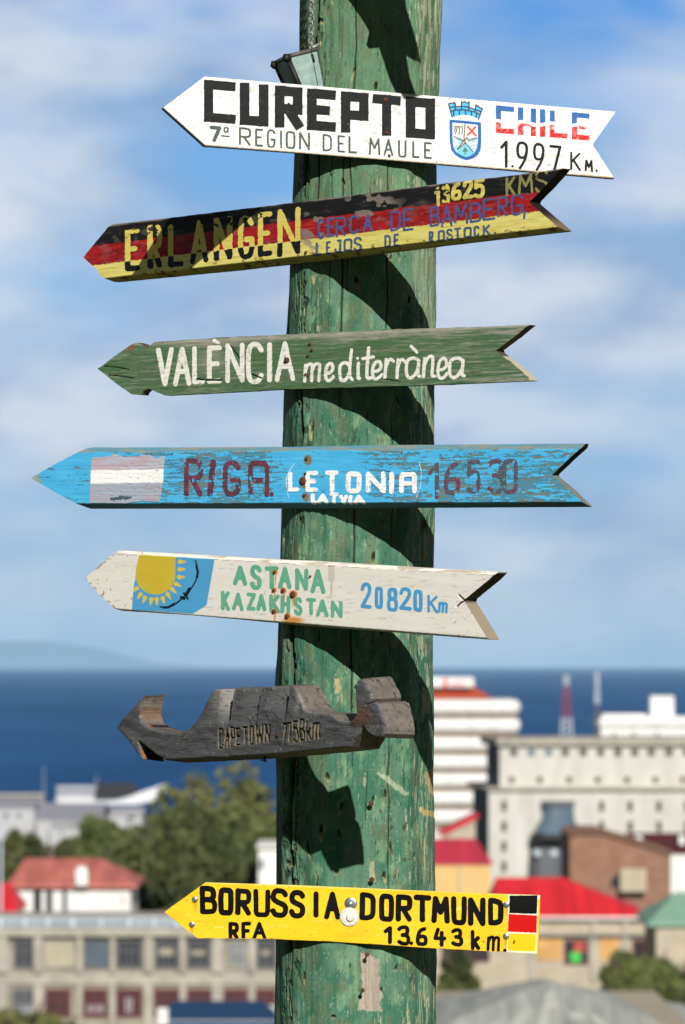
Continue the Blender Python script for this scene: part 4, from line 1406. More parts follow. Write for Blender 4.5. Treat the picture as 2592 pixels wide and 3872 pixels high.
def flag5(x, y):
    c = mix(full(x, C8(84, 170, 226)), full(x, C8(92, 178, 230)), fbm(x, y, 60, 40, 121, 3))
    u, v = (x - ZA(478, 0)[0]), (y - ZA(0, 204)[1])
    rr = 123 * .6059
    sun = np.where(v > 0, np.hypot(u, v) - rr, np.abs(u) - rr)
    yel = mix(full(x, C8(228, 204, 66)), full(x, C8(218, 192, 60)), fbm(x, y, 40, 30, 122, 3))
    c = mix(c, yel, sst(1, -1, sun))
    c = mix(c, full(x, C8(240, 212, 84)), sst(1, -1, stroke_sd(x, y, rays5)))
    return mix(c, full(x, C8(24, 30, 42)), sst(1, -1, stroke_sd(x, y, bird5)))


s5.paint('flag', lambda x, y: poly_sd(x, y, fl5) + (fbm(x, y, 22, 22, 123, 2) - .5) * 1.6, (490, 2085, 830, 2330), flag5, h=1.5, rough=.5)


def grn5(x, y):
    c = mix(full(x, C8(120, 196, 166)), full(x, C8(106, 180, 150)), fbm(x, y, 30, 20, 124, 3))
    c = mix(c, full(x, C8(206, 124, 40)), .75 * rust5(x, y))
    return c


s5.letters(word(ZA, 14, (960, 146, 1540, 172), (960, 268, 1540, 322), 'A:960-1052:146-270 S:1068-1140:146-292 T:1160-1245:150-294 A:1241-1328:156-292 N:1348-1432:163-304 A:1443-1539:166-322', jig=1.5, seed=6), grn5, False, .8, 9, 51, chip=paintchip(.86, 8, 8, 125))
s5.letters(word(ZA, 12, (888, 306, 1560, 362), (888, 428, 1560, 466), 'K:886-944:306-428 A:955-1029:313-428 Z:1045-1105:316-428 A:1106-1170:323-430 K:1186-1254:328-443 H:1258-1320:333-444 S:1341-1395:346-454 T:1416-1482:348-458 A:1480-1558:356-466', jig=1.5, seed=7)
           + word(ZB, 13, (190, 408, 270, 412), (190, 524, 270, 528), 'N:188-272:408-528'), grn5, False, .8, 9, 52, chip=paintchip(.86, 8, 8, 126))
sky5 = lambda x, y: mix(full(x, C8(92, 178, 232)), full(x, C8(80, 162, 220)), fbm(x, y, 30, 20, 127, 3))
s5.letters(word(ZB, 13, (398, 288, 830, 332), (398, 460, 830, 490), '2:396-474:288-462 0:494-554:310-466 8:581-657:318-484 2:666-752:320-474 0:764-830:332-485'), sky5, False, .8, 9, 53)
s5.letters(word(ZB, 9, (862, 370, 1005, 388), (862, 490, 1005, 500), 'K:862-938:370-494 m:936-1006:420-495'), sky5, False, .7, 9, 54)
for p, r in nails5:
    s5.disc(p[0], p[1], r, M_RUST, .004)

# ================================================================== 6  carved mountain board CAPE TOWN
ZC, ZD, ZE = zoomf(400, 2500, 1300), zoomf(0, 2300, 1060), zoomf(780, 2680, 500)
out6 = [ZD(645, 665), ZD(720, 580), ZD(802, 487), ZD(790, 520), ZD(780, 590), ZD(795, 640), ZD(840, 672), ZD(920, 692), ZD(1000, 697), ZD(1040, 680), ZD(1085, 640), ZD(1125, 585), ZD(1155, 515), ZD(1175, 468), ZD(1192, 453),
        ZC(540, 126), ZC(640, 124), ZC(745, 116), ZC(820, 113), ZC(848, 116), ZC(866, 150), ZC(885, 185), ZC(905, 215), ZC(940, 238), ZC(985, 234), ZC(1030, 242), ZC(1068, 272), ZC(1100, 282), ZC(1128, 266), ZC(1145, 238), ZC(1140, 190), ZC(1135, 150), ZC(1136, 112), ZC(1150, 84), ZC(1160, 80), ZC(1171, 86), ZC(1182, 106), ZC(1190, 124), ZC(1200, 138), ZC(1208, 156),
        ZC(1211, 172), ZC(1205, 186), ZC(1192, 200), ZC(1208, 190), ZC(1228, 186), ZC(1244, 194), ZC(1253, 216), ZC(1256, 240), ZC(1264, 262), ZC(1270, 300), ZC(1271, 330), ZC(1258, 348), ZC(1225, 347), ZC(1192, 326), ZC(1170, 298), ZC(1152, 330), ZC(1112, 392), ZC(1000, 404), ZC(700, 431), ZC(270, 452),
        ZD(920, 848), ZD(865, 815), ZD(820, 780), ZD(772, 742), ZD(780, 790), ZD(797, 846), ZD(780, 838), ZD(755, 800), ZD(720, 748)]
s6 = Sign('arrow_sign', 'dark carved wooden arrow board shaped like a flat-topped mountain, CAPE TOWN cut into it', 62, 2700, .058, out6, gap=.044, mat=M_CARVED)
# a level board: pixel rows follow its tilt
eng6 = word(ZE, 8.5, (140, 240, 1350, 170), (140, 465, 1350, 352),
            'C:138-202:236-468 A:208-272:236-460 P:280-337:212-455 E:348-402:226-434 T:428-492:212-424 O:506-557:200-428 W:576-670:190-406 N:688-752:182-402 7:896-956:172-394 7:958-1014:162-394 5:1023-1087:142-394 8:1098-1167:122-380 k:1183-1247:146-374 m:1248-1352:172-362')


def carve6(x, y):
    zx = (x - 400) / .8291
    zy = (y - 2500) / .8291 + (zx - 700) * .03
    w = sst(310, 120, zy) * sst(455, 500, zx) * sst(900, 860, zx)
    saw = np.zeros(len(x))
    for (a, b, am) in ((485, 575, 1.0), (575, 700, .30), (700, 830, .42), (830, 960, .9)):
        t = np.clip((zx + (zy - 120) * .06 - a) / (b - a), 0, 1)
        saw = np.where((zx + (zy - 120) * .06 >= a) & (zx + (zy - 120) * .06 < b), am * np.where(t > .93, (1 - t) / .07, sst(.25, .93, t)), saw)
    z = -.050 * w * saw - .005 * w
    d = np.clip(1 + poly_sd(x, y, out6) / 9.0, 0, 1)
    z = z - .0048 * (1 - np.sqrt(np.clip(1 - d * d, 0, 1)))
    z = z + (fbm(x, y, 70, 34, 141, 2) - .5) * .004 + (fbm(x, y, 24, 5, 142, 3) - .5) * .0011
    return z


def disp6(x, y):
    return carve6(x, y) - .0055 * sst(1.5, -2.2, stroke_sd(x, y, eng6))


s6.disp = disp6
crk6 = []
_r = random.Random(12)
for k in range(34):
    zx, zy = _r.choice(((_r.uniform(860, 1000), _r.uniform(120, 200)), (_r.uniform(600, 830), _r.uniform(130, 260)), (_r.uniform(1150, 1250), _r.uniform(90, 320))))
    p = [(zx, zy)]
    for q in range(4):
        p.append((p[-1][0] + _r.uniform(4, 16), p[-1][1] + _r.uniform(2, 20)))
    crk6.append(([ZC(*t) for t in p], _r.uniform(.5, 1.1)))


def col6(x, y, d):
    c = mix(full(x, C8(116, 117, 119)), full(x, C8(84, 84, 86)), fbm(x, y, 70, 26, 143, 4))
    zy = (y - 2500) / .8291
    zx = (x - 400) / .8291
    c = mix(c, full(x, C8(164, 160, 154)), .85 * sst(290, 170, zy) * np.maximum(sst(470, 500, zx) * sst(600, 565, zx + (zy - 120) * .06), sst(840, 880, zx) * sst(1100, 1000, zx)) * (.5 + .5 * fbm(x, y, 40, 60, 144, 3)))  # hump facets that catch the sun painted lighter
    # crumbs of old paint and lichen
    sp = fbm(x, y, 5, 5, 145, 2) + .16 * (fbm(x, y, 70, 50, 146, 2) - .5)
    c = mix(c, full(x, C8(196, 190, 172)), .8 * sst(.80, .86, sp))
    c = mix(c, full(x, C8(26, 24, 22)), .5 * sst(.26, .18, fbm(x, y, 7, 7, 147, 2)))
    c = mix(c, full(x, C8(126, 78, 50)), .6 * sst(60, 15, np.hypot(x - ZC(1165, 0)[0], y - ZC(0, 250)[1])))
    c = mix(c, full(x, C8(20, 18, 16)), .8 * sst(.8, -.5, stroke_sd(x, y, crk6)))
    e6 = stroke_sd(x, y, eng6)
    c = mix(c, full(x, C8(150, 132, 100)), .7 * sst(3.4, 1.2, e6) * sst(.3, .5, fbm(x, y, 12, 16, 148, 2)))
    return mix(c, full(x, C8(14, 12, 11)), .95 * sst(.8, -1.0, e6))


def ring6(x, y, t, pos, th):
    """the sawn faces: grey checked end grain, rounded arrises"""
    w = t * th * 1900 + 0 * x
    v = y + 13 * np.sin(x / 21.0)
    c = mix(full(x, C8(126, 117, 107)), full(x, C8(94, 88, 83)), fbm(w, v, 34, 20, 161, 4))
    k = np.abs(fbm(w * .9 - v * .5, v * .55 + w * .4, 26, 44, 162, 3) - .5)
    c = mix(c, full(x, C8(40, 36, 32)), .8 * sst(.028, .008, k) * sst(.42, .52, fbm(w, v, 60, 60, 163, 2)))
    c = mix(c, full(x, C8(72, 66, 60)), .6 * sst(.6, .75, fbm(w, v, 9, 9, 164, 3)))
    low = (x < 560) & (y > 2740)
    pos = pos + np.array([0, 0, 1.0])[None, :] * (t * (2700 - y) / 130.0 * .0042)[:, None]
    c = np.where(low[:, None], mix(full(x, C8(150, 100, 62)), full(x, C8(40, 30, 24)), sst(0.05, .3, t + 0 * x)), c)  # lower barb: recess shade painted in, darker with depth
    c = mix(c, full(x, C8(126, 84, 56)), .5 * sst(40, 10, np.hypot(x - 520, y - 2700)))
    return pos, c


T6 = lambda px, py: .047 + .011 * (px - 450) / 720.0
s6.board(col6, lambda x, y: mix(mix(full(x, C8(146, 132, 116)), full(x, C8(104, 96, 88)), fbm(x, y, 8, 8, 149, 3)), full(x, C8(120, 78, 48)), .6 * sst(30, 90, np.abs(x - 800)) * (x < 560) * (y > 2740)), h=1.7, seed=6, rough=.8, edge_noise=1.2, Tf=T6, rings=26, ringcol=ring6)
s6.disc(*ZE(850, 312), 9, M_RUST, .002, lift=.001)
m = MB()
p0 = Vector(s6.P(np.array([ZC(700, 425)[0]]), np.array([ZC(700, 425)[1]]), -.015)[0])
p1 = p0 + Vector((-.004, -.002, -.0115))
m.tube([p0, p1], .0024, 8)
m.tube([p1 + Vector((0, 0, .001)), p1 + Vector((-.0008, 0, -.002))], [.0058, .0062], 12)
m.build('nail', M_BLACK, s6.root, True)

_c = Vector(s6.contact) - Vector(s6.n) * .022
MB().box(-.03, .03, -.024, .024, -.035, .035).build('spacer_block', M_TRUNK0, s6.root)
_sb = s6.root.children[-1]
_sb.rotation_euler = (0, 0, -s6.a)
_sb.location = _c - Vector(s6.contact)
_sb.data.transform(__import__('mathutils').Matrix.Translation(Vector(s6.contact)))

# ================================================================== 7  yellow sheet-metal sign BORUSSIA DORTMUND
ZF, ZG = zoomf(600, 3300, 800), zoomf(1250, 3300, 900)
s7 = Sign('arrow_sign', 'bright yellow riveted metal arrow sign with black lettering and a black, red and gold flag', 7, 3460, .006,
          [ZF(40, 292), ZF(200, 178), ZF(348, 72), ZF(1000, 92), ZG(0, 92), ZG(1000, 136), ZG(1382, 147), ZG(1376, 340), ZG(1370, 535), ZG(700, 498), ZG(0, 452), ZF(800, 489), ZF(290, 485), ZF(160, 385)], gap=.003, mat=M_METAL)
fl7 = [ZG(1172, 144), ZG(1384, 147), ZG(1378, 340), ZG(1372, 536), ZG(1160, 525), ZG(1166, 390)]


def col7(x, y, d):
    c = mix(full(x, C8(251, 201, 40)), full(x, C8(248, 196, 32)), fbm(x, y, 300, 60, 151, 2))
    ue = edge_drop((ZF(348, 72) + ZG(1382, 147)), x, y)
    c = mix(c, full(x, C8(252, 236, 170)), .55 * sst(6, 1, ue))
    c = mix(c, full(x, C8(214, 164, 44)), .22 * sst(.62, .74, fbm(x, y, 130, 20, 155, 4)))
    c = mix(c, full(x, C8(250, 224, 140)), .6 * sst(.74, .80, fbm(x, y, 60, 5, 156, 3)))
    c = mix(c, full(x, C8(130, 90, 34)), .7 * sst(.83, .87, fbm(x, y, 7, 6, 157, 2)))
    for (bx, by) in (ZF(270, 198), ZF(248, 384), ZG(1160, 210), ZG(1158, 418), ZF(1415, 328)):
        c = mix(c, full(x, C8(176, 116, 40)), .5 * sst(9, 2, np.abs(x - bx + (fbm(x, y, 9, 30, 158, 2) - .5) * 8)) * (y > by) * sst(60, 15, y - by))
    return mix(c, full(x, C8(120, 100, 40)), .6 * sst(-3, -.5, d) * (ue > 60) * sst(.45, .6, fbm(x, y, 30, 30, 152, 2)))


s7.disp = lambda x, y: (fbm(x, y, 260, 120, 153, 2) - .5) * .004
s7.board(col7, lambda x, y: full(x, C8(190, 180, 140)), h=3.0, seed=7, rough=.42)
bk7 = lambda x, y: full(x, C8(10, 9, 9))
s7.letters(word(ZF, 20, (305, 100, 1350, 142), (305, 310, 1350, 348), 'B:306-432:98-310 O:443-557:110-317 R:570-686:116-317 U:702-830:120-324 S:830-960:120-327 S:968-1087:133-332 I:1140-1197:138-334 A:1228-1350:140-347', jig=1.5, seed=1), bk7, False, .8, 14, 71, rough=.35)
s7.letters(word(ZG, 18, (195, 130, 1140, 168), (195, 312, 1140, 348), 'D:193-300:128-314 O:320-420:138-324 R:430-538:143-322 T:548-664:147-327 M:666-787:153-334 U:796-899:155-340 N:908-1024:163-350 D:1038-1142:168-347', jig=1.5, seed=2), bk7, False, .8, 14, 72, rough=.35)
s7.letters(word(ZF, 14, (520, 365, 800, 365), (520, 494, 800, 494), 'R:520-595:366-496 F:616-687:363-496 A:695-803:366-496', jig=1.5, seed=3), bk7, False, .8, 12, 73, rough=.35)
s7.letters(word(ZG, 13, (350, 352, 1115, 380), (350, 470, 1115, 520), '1:352-417:352-470 3:440-522:348-478 6:563-642:356-480 4:678-764:362-488 3:796-870:366-485 k:924-990:376-510', jig=1.5, seed=4)
           + word(ZG, 10, (1030, 418, 1118, 424), (1030, 516, 1118, 522), 'm:1028-1120:420-520') + [([ZG(534, 464)], 7), ([ZG(1010, 455)], 3), ([ZG(1150, 512)], 7)], bk7, False, .8, 12, 74, rough=.35)
q7k = [ZG(1181, 150), ZG(1366, 149), ZG(1360, 272), ZG(1178, 266)]
q7r = [ZG(1174, 271), ZG(1362, 281), ZG(1358, 396), ZG(1169, 388)]
q7g = [ZG(1170, 400), ZG(1356, 404), ZG(1350, 520), ZG(1168, 514)]


def flag7(x, y):
    c = full(x, C8(244, 236, 214))
    n = (fbm(x, y, 9, 9, 154, 2) - .5) * 2
    c = mix(c, full(x, C8(252, 200, 30)), sst(1, -1, poly_sd(x, y, q7g) + n))
    c = mix(c, full(x, C8(204, 18, 20)), sst(1, -1, poly_sd(x, y, q7r) + n))
    c = mix(c, full(x, C8(8, 8, 9)), sst(1, -1, poly_sd(x, y, q7k) + n))
    c = mix(c, full(x, C8(251, 201, 40)), sst(1, -1, np.abs(x - ZG(1370, 0)[0] + (y - 3480) * .03) - 3.5) * (y > ZG(0, 170)[1]))
    return mix(c, full(x, C8(110, 56, 20)), sst(1.5, -1.5, stroke_sd(x, y, [([ZG(1207, 464), ZG(1214, 450)], 3)])))


s7.paint('flag', lambda x, y: poly_sd(x, y, fl7) + .5, (1905, 3370, 2060, 3620), flag7, h=1.5, rough=.35)
for p in (ZF(270, 198), ZF(248, 384), ZG(1160, 210), ZG(1158, 418)):
    s7.disc(p[0], p[1], 12, M_STEEL, .0025, 'rivet')
M_WW = plain('white_painted_washer', (.72, .70, .64), rough=.6, vary=.2, scale=300, bump=.3)
for p, r, mt in ((ZF(1425, 228), 24, M_STEEL), (ZF(1415, 328), 36, M_WW)):
    s7.disc(p[0], p[1], r, mt, .0025, 'washer')
    s7.disc(p[0] - (2 if r < 30 else -4), p[1] + 2, r * .42, mt, .004, 'bolt_head', lift=.0025)

# ================================================================== board above the frame, whose shadow falls on the pole
def top_board():
    a = math.radians(60)
    n = np.array([-math.sin(a), -math.cos(a), 0.0])
    cx, R, z = pole_cr(-150)
    c = np.array([cx[0], YP, z[0]])
    q = c + n * (R[0] * support(a) + .001)
    Lv = -np.array(SUN_TO)
    pts = []
    for zx, zy in ((1065, 0), (1150, 150), (1135, 218), (1150, 236), (1185, 190), (1250, 380), (1285, 465), (1310, 520), (1352, 520), (1340, 465), (1310, 380), (1285, 240), (1365, 312), (1330, 170), (1290, 40), (1285, 0)):
        p = np.array(pole_point(*Z1(zx, zy)))
        t = (n @ (q - p)) / (n @ Lv)
        pts.append(p + Lv * t)
    return a, n, q, pts


a8, n8, q8, pts8 = top_board()
u8 = np.array([math.cos(a8), -math.sin(a8), 0.0])
t8 = thing('arrow_sign', 'white arrow board above the picture, known by its forked shadow on the pole', 'sign', tuple(pts8[0] - u8 * .27), 'destination boards nailed to the green pole')
_p8 = [Vector(p) for p in pts8]
_lo, _hi = _p8[0], _p8[-1]
_ring = [_lo - Vector(u8) * .9, *_p8, _hi - Vector(u8) * 1.15]
_ring.insert(0, (_ring[0] + _ring[-1]) / 2 - Vector(u8) * .1)
_ring[1] = _ring[1]
MB().prism(_ring, Vector(n8) * -.003 if False else Vector(n8) * .018).build('board', plain('white_board', (.7, .7, .68), rough=.6, scale=40), t8)

# ================================================================== lantern-like pot hung by a chain
ZL = lambda x, y: (1000 + x * .15306, 140 + y * .15306)
M_VERD = plain('grey_green_tin', (.27, .38, .35), rough=.55, vary=.22, scale=60, bump=.1, metal=.1)


def lp(x, y, d):
    return Vector(at(*ZL(x, y), d))


A0, B0, C0 = lp(250, 650, 8.705), lp(560, 480, 8.645), lp(1300, 300, 8.675)
A1, B1, C1 = lp(640, 1500, 8.695), lp(1010, 1530, 8.65), lp(1530, 1500, 8.672)
D0, D1 = A0 + C0 - B0, A1 + C1 - B1
lan = thing('hanging_pot', 'small grey-green tapered tin pot hanging on a chain behind the white board', 'pot', tuple((A1 + C1) / 2))
m = MB()
top_, bot_ = [A0, B0, C0, D0], [A1, B1, C1, D1]
ctr = sum(top_ + bot_, Vector((0, 0, 0))) / 8
for i in range(4):
    j = (i + 1) % 4
    q = [top_[i], top_[j], bot_[j], bot_[i]]
    mid = sum(q, Vector((0, 0, 0))) / 4
    m.prism(q, (ctr - mid).normalized() * .0012)
m.prism([b + Vector((0, 0, .0005)) for b in bot_], Vector((0, 0, .0015)))
m.build('tin_body', M_VERD, lan)
for i, w in ((0, .0042), (1, .0052), (2, .0008), (3, .003)):
    MB().tube([top_[i], bot_[i]], w, 8).build('corner_rod', M_BLACK, lan, True)
m = MB()
for i in range(4):
    m.tube([top_[i], top_[(i + 1) % 4]], .0042, 8)
m.build('rim', plain('dark_rim', (.10, .10, .085), rough=.5, vary=.35, scale=250), lan, True)
for i, w in ((0, .0085), (1, .0100)):
    MB().tube([top_[i] + Vector((0, -.002, .004)), top_[i] + Vector((0, -.002, -.006)), top_[i] + Vector((.0, 0, -.010))], [w * .7, w, w * .4], 10).build('corner_knob', M_BLACK, lan, True)
_e = C0 + (C0 - B0).normalized() * .006
MB().tube([B0.lerp(C0, .80) + Vector((0, -.003, .004)), _e + Vector((0, -.003, .008))], .003, 8).build('handle_bar', M_CHAIN, lan, True)
_s0, _s1 = B0.lerp(C0, .80), B1.lerp(C1, .80)
_n = (C0 - B0).cross(B1 - B0).normalized()
_n = _n if _n.y < 0 else -_n
MB().tube([_s0.lerp(_s1, .08) + _n * .0012, _s0.lerp(_s1, .24) + _n * .0012], .0026, 8).build('slot', M_BLACK, lan, True)
MB().tube([_s0.lerp(_s1, .0) + _n * .001, _s0.lerp(_s1, .99) + _n * .0006 + (B0 - C0).normalized() * .004], .0007, 6).build('seam', M_BLACK, lan, True)

# chain of twisted links up to the board above
chain = thing('chain', 'thin dull metal chain holding the small tin pot at the left of the pole', 'chain', tuple(_s0))
ch_top = at(1188, -300, 8.62)
pA, pB = _s0 + Vector((0, -.004, .004)), Vector(ch_top)
Ln = (pB - pA).length
nl = int(Ln / .0100)
ax = (pB - pA).normalized()
for i in range(nl):
    c = pA.lerp(pB, (i + .5) / nl)
    w = ax.cross(Vector((0, 1, 0) if i % 2 else (1, .6, 0))).normalized()
    pts = []
    for k in range(13):
        th = 2 * math.pi * k / 12
        pts.append(c + ax * math.cos(th) * .0070 + w * math.sin(th) * .0044)
    MB().tube(pts, .0015, 6, False).build('link', M_CHAIN, chain, True)

# ================================================================== setting
BX = lambda xD, d: at(xD * D2S, 2514, d)[0]
ZZ = lambda yD, d: at(1296, yD * D2S, d)[2]
_ty = [-1500, -400, -150, -60, -25, -6, 0, 13, 22, 40, 75, 110, 180, 215, 270, 350, 450, 600, 750, 900, 1300, 1390, 1440, 1600]
_tz = [150, 120, 58, 20, 4, -1.6, -1.7, -1.75, -2.6, -6.5, -11, -14, -19.5, -21, -22.5, -26, -30, -37, -41, -43.5, -45, -45.4, -48, -52]  # rise behind the camera added to block low sky light


def TZ(y):
    return EYE + float(np.interp(y, _ty, _tz))


M_GROUND = plain('dry_grass_slope', (.050, .075, .026), rough=.95, scale=.12, c2=(.15, .14, .070), spec=.1, detail=8)
xs = np.array([-9000, -4000, -1800, -900, -500, -300, -200, -140, -100, -70, -50, -35, -24, -16, -10, -6, -3, 0, 3, 6, 10, 16, 24, 35, 50, 70, 100, 140, 200, 300, 500, 900, 1800, 4000, 9000], float)
ys = np.unique(np.concatenate([np.array(_ty, float), np.arange(-10, 60, 2.0), np.arange(60, 1460, 20.0)]))
gxx, gyy = np.meshgrid(xs, ys)
gz = np.interp(gyy, _ty, _tz) + EYE + (fbm(gxx, gyy, 30, 30, 301, 3) - .5) * np.clip(np.abs(gyy - 6) / 60, .05, 1.0) * 1.0
iy = np.arange(len(ys) - 1)[:, None] * len(xs)
ix = np.arange(len(xs) - 1)[None, :]
quad = np.stack([(iy + ix).ravel(), (iy + ix + 1).ravel(), (iy + ix + 1 + len(xs)).ravel(), (iy + ix + len(xs)).ravel()], 1)
tag(mesh_np('ground', np.stack([gxx.ravel(), gyy.ravel(), gz.ravel()], 1), [quad], M_GROUND, smooth=[True]), kind='structure')

M_SEA = bpy.data.materials.new('deep_blue_water')
M_SEA.use_nodes = True
t = M_SEA.node_tree
b = t.nodes['Principled BSDF']
geo = nd(t, 'ShaderNodeNewGeometry')
mp = nd(t, 'ShaderNodeMapping')
mp.inputs['Scale'].default_value = (.006, .0011, 1)
lk(t, geo.outputs['Position'], mp.inputs[0])
n = nd(t, 'ShaderNodeTexNoise')
n.inputs['Scale'].default_value = 1.0
n.inputs['Detail'].default_value = 7
lk(t, mp.outputs[0], n.inputs['Vector'])
rr = nd(t, 'ShaderNodeValToRGB')
rr.color_ramp.elements[0].position = .35
rr.color_ramp.elements[0].color = (.005, .068, .215, 1)
rr.color_ramp.elements[1].position = .68
rr.color_ramp.elements[1].color = (.016, .118, .325, 1)
lk(t, n.outputs[0], rr.inputs[0])
lk(t, rr.outputs[0], b.inputs['Base Color'])
b.inputs['Roughness'].default_value = .6
b.inputs['Specular IOR Level'].default_value = .015
sx_ = np.array([-90000, -30000, -10000, -3000, -1000, 0, 1000, 3000, 10000, 30000, 90000], float)
sy_ = np.array([1380, 1800, 3000, 6000, 12000, 25000, 60000], float)
gxx, gyy = np.meshgrid(sx_, sy_)
iy = np.arange(len(sy_) - 1)[:, None] * len(sx_)
ix = np.arange(len(sx_) - 1)[None, :]
quad = np.stack([(iy + ix).ravel(), (iy + ix + 1).ravel(), (iy + ix + 1 + len(sx_)).ravel(), (iy + ix + len(sx_)).ravel()], 1)
tag(mesh_np('sea', np.stack([gxx.ravel(), gyy.ravel(), gxx.ravel() * 0], 1), [quad], M_SEA), kind='structure')

# low headland across the strait
hx = np.linspace(-16000, -300, 90)
hd = 45000.0
prof = np.interp(hx, [-16000, -9000, BX(-100, hd), BX(0, hd), BX(90, hd), BX(160, hd), BX(240, hd), BX(300, hd), BX(370, hd), BX(440, hd), -300],
                 [500, 330, 285, 268, 275, 240, 190, 115, 60, 30, 0])
prof = prof + (fbm(hx, hx * 0, 900, 1, 311, 3) - .5) * 26 * np.clip(prof / 100, 0, 1)
rowsy = [(-1500, -.02), (-700, .55), (0, 1.0), (900, .7), (2500, -.02)]
V = []
for dy, k in rowsy:
    for x, p in zip(hx, prof):
        V.append((x, hd + dy, p * k - 4))
nh = len(hx)
quad = np.array([(r * nh + i, r * nh + i + 1, (r + 1) * nh + i + 1, (r + 1) * nh + i) for r in range(len(rowsy) - 1) for i in range(nh - 1)])
tag(mesh_np('hills', np.array(V), [quad], plain('far_headland', (.20, .33, .48), rough=.9, scale=.002), smooth=[True]), kind='structure')  # blue of the distant haze mixed into the base colour

# ================================================================== town materials
wallc = lambda nm, c, **k: plain(nm, c, rough=.85, scale=k.pop('scale', .9), spec=.2, **k)
M_CONC = wallc('stained_concrete', (.30, .275, .225), vary=.3)
M_CONC2 = wallc('pale_concrete', (.41, .385, .33), vary=.22)
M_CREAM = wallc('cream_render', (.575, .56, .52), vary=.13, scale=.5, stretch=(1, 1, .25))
M_WHITE = wallc('white_render', (.78, .78, .77), vary=.09, scale=.6, stretch=(1, 1, .3))
M_HARB = wallc('harbour_white', (.47, .47, .49), vary=.1, scale=.2)
M_SHADE = wallc('slate_grey_shade', (.13, .135, .15), vary=.1)
M_BEIGE = wallc('beige_plaster', (.46, .40, .31), vary=.15)
M_ORANGE = wallc('orange_board', (.62, .36, .14), vary=.15)
M_OCHRE = wallc('ochre_timber', (.70, .47, .20), vary=.1, stretch=(6, 1, .3))
M_BRICK = wallc('brown_brick', (.28, .155, .105), vary=.2)
M_TERRA = plain('faded_red_tin_roof', (.53, .165, .135), rough=.6, scale=1.6, vary=.28, stretch=(1, .12, .12))
M_RED = plain('bright_red_tin_roof', (.74, .026, .036), rough=.5, scale=1.4, vary=.25, stretch=(1, .06, .06))
M_CRIM = plain('crimson_tin_roof', (.52, .040, .070), rough=.55, scale=1.4, vary=.25, stretch=(1, .06, .06))
M_MAROON = plain('maroon_paint', (.10, .022, .026), rough=.6, scale=2)
M_GREENR = plain('pale_green_tin_roof', (.26, .46, .34), rough=.6, scale=1.5, vary=.12)
M_NAVY = plain('navy_blue_tin', (.018, .065, .16), rough=.5, scale=2, vary=.15)
M_GREYR = plain('patched_grey_tin_roof', (.30, .32, .30), rough=.8, scale=1.5, c2=(.54, .55, .51), stretch=(2.0, .15, .15), spec=.15)
M_LILAC = plain('lilac_grey_roof', (.34, .34, .40), rough=.6, scale=.2, vary=.1)
M_TEAL = plain('teal_roof', (.20, .42, .42), rough=.6, scale=.3)
M_GLASS = plain('dark_window_glass', (.030, .034, .040), rough=.12, spec=.6, scale=3, vary=.4)
M_AMBER = plain('brown_ribbon_glass', (.26, .15, .05), rough=.5, spec=.5, scale=1, vary=.3)
M_BGLASS = plain('blue_grey_glass', (.10, .15, .20), rough=.2, spec=.6, scale=.5, vary=.3)
M_RAIL = plain('pale_blue_rail', (.50, .56, .62), rough=.6, scale=1)
M_MESHP = plain('grey_blue_panel', (.27, .32, .37), rough=.6, scale=1.5, vary=.2)
M_BLIND = plain('drawn_blind', (.42, .38, .27), rough=.8, scale=3, vary=.1)
M_GREENP = plain('green_poster', (.06, .50, .08), rough=.6, scale=3)
M_REDP = plain('red_poster', (.45, .07, .05), rough=.6, scale=6, vary=.5)
M_TRUNK = plain('bark', (.10, .075, .05), rough=.9, scale=6, vary=.3)


def dbox(mb, x0, x1, yt, yb, d0, d1):
    """box whose front face, at depth d0, is seen between the given photo coordinates (1568-wide scale)"""
    z1 = ZZ(yt, d0)
    z0 = ZZ(yb, d0) if yb is not None else TZ((d0 + d1) / 2) - 1.5
    return mb.box(BX(x0, d0), BX(x1, d0), d0, d1, min(z0, z1), max(z0, z1))


def hip(mb, x0, x1, xr0, xr1, d0, d1, ze, zr, over=.4, th=.15):
    """hipped roof over the rectangle, ridge from xr0 to xr1 (world units)"""
    ym = (d0 + d1) / 2
    a, b_, c, d = (x0 - over, d0 - over, ze), (x1 + over, d0 - over, ze), (x1 + over, d1 + over, ze), (x0 - over, d1 + over, ze)
    e_, f = (xr0, ym, zr), (xr1, ym, zr)
    lo = [(p[0], p[1], p[2] - th) for p in (a, b_, c, d)]
    return mb.add([a, b_, c, d, e_, f] + lo, [(0, 1, 5, 4), (1, 2, 5), (2, 3, 4, 5), (3, 0, 4), (6, 7, 1, 0), (7, 8, 2, 1), (8, 9, 3, 2), (9, 6, 0, 3), (9, 8, 7, 6)])


def window(root, x0, x1, yt, yb, d, fm, gm, fw=.12, bars=0, sill=False):
    X0, X1, Z1_, Z0 = BX(x0, d), BX(x1, d), ZZ(yt, d), ZZ(yb, d)
    m = MB()
    y0, y1 = d - .10, d - .002
    m.box(X0, X1, y0, y1, Z1_ - fw, Z1_).box(X0, X1, y0, y1, Z0, Z0 + fw)
    m.box(X0, X0 + fw, y0, y1, Z0 + fw, Z1_ - fw).box(X1 - fw, X1, y0, y1, Z0 + fw, Z1_ - fw)
    for k in range(bars):
        xx = X0 + fw + (X1 - X0 - 2 * fw) * (k + 1) / (bars + 1)
        m.box(xx - fw * .3, xx + fw * .3, y0 + .02, y1, Z0 + fw, Z1_ - fw)
    if bars:
        zz = (Z0 + Z1_) / 2 + (Z1_ - Z0) * .12
        m.box(X0 + fw, X1 - fw, y0 + .03, y1, zz - fw * .3, zz + fw * .3)
    w = m.build('window', fm, root)
    MB().box(X0 + fw, X1 - fw, d - .055, d - .01, Z0 + fw, Z1_ - fw).build('pane', gm, w)
    return w


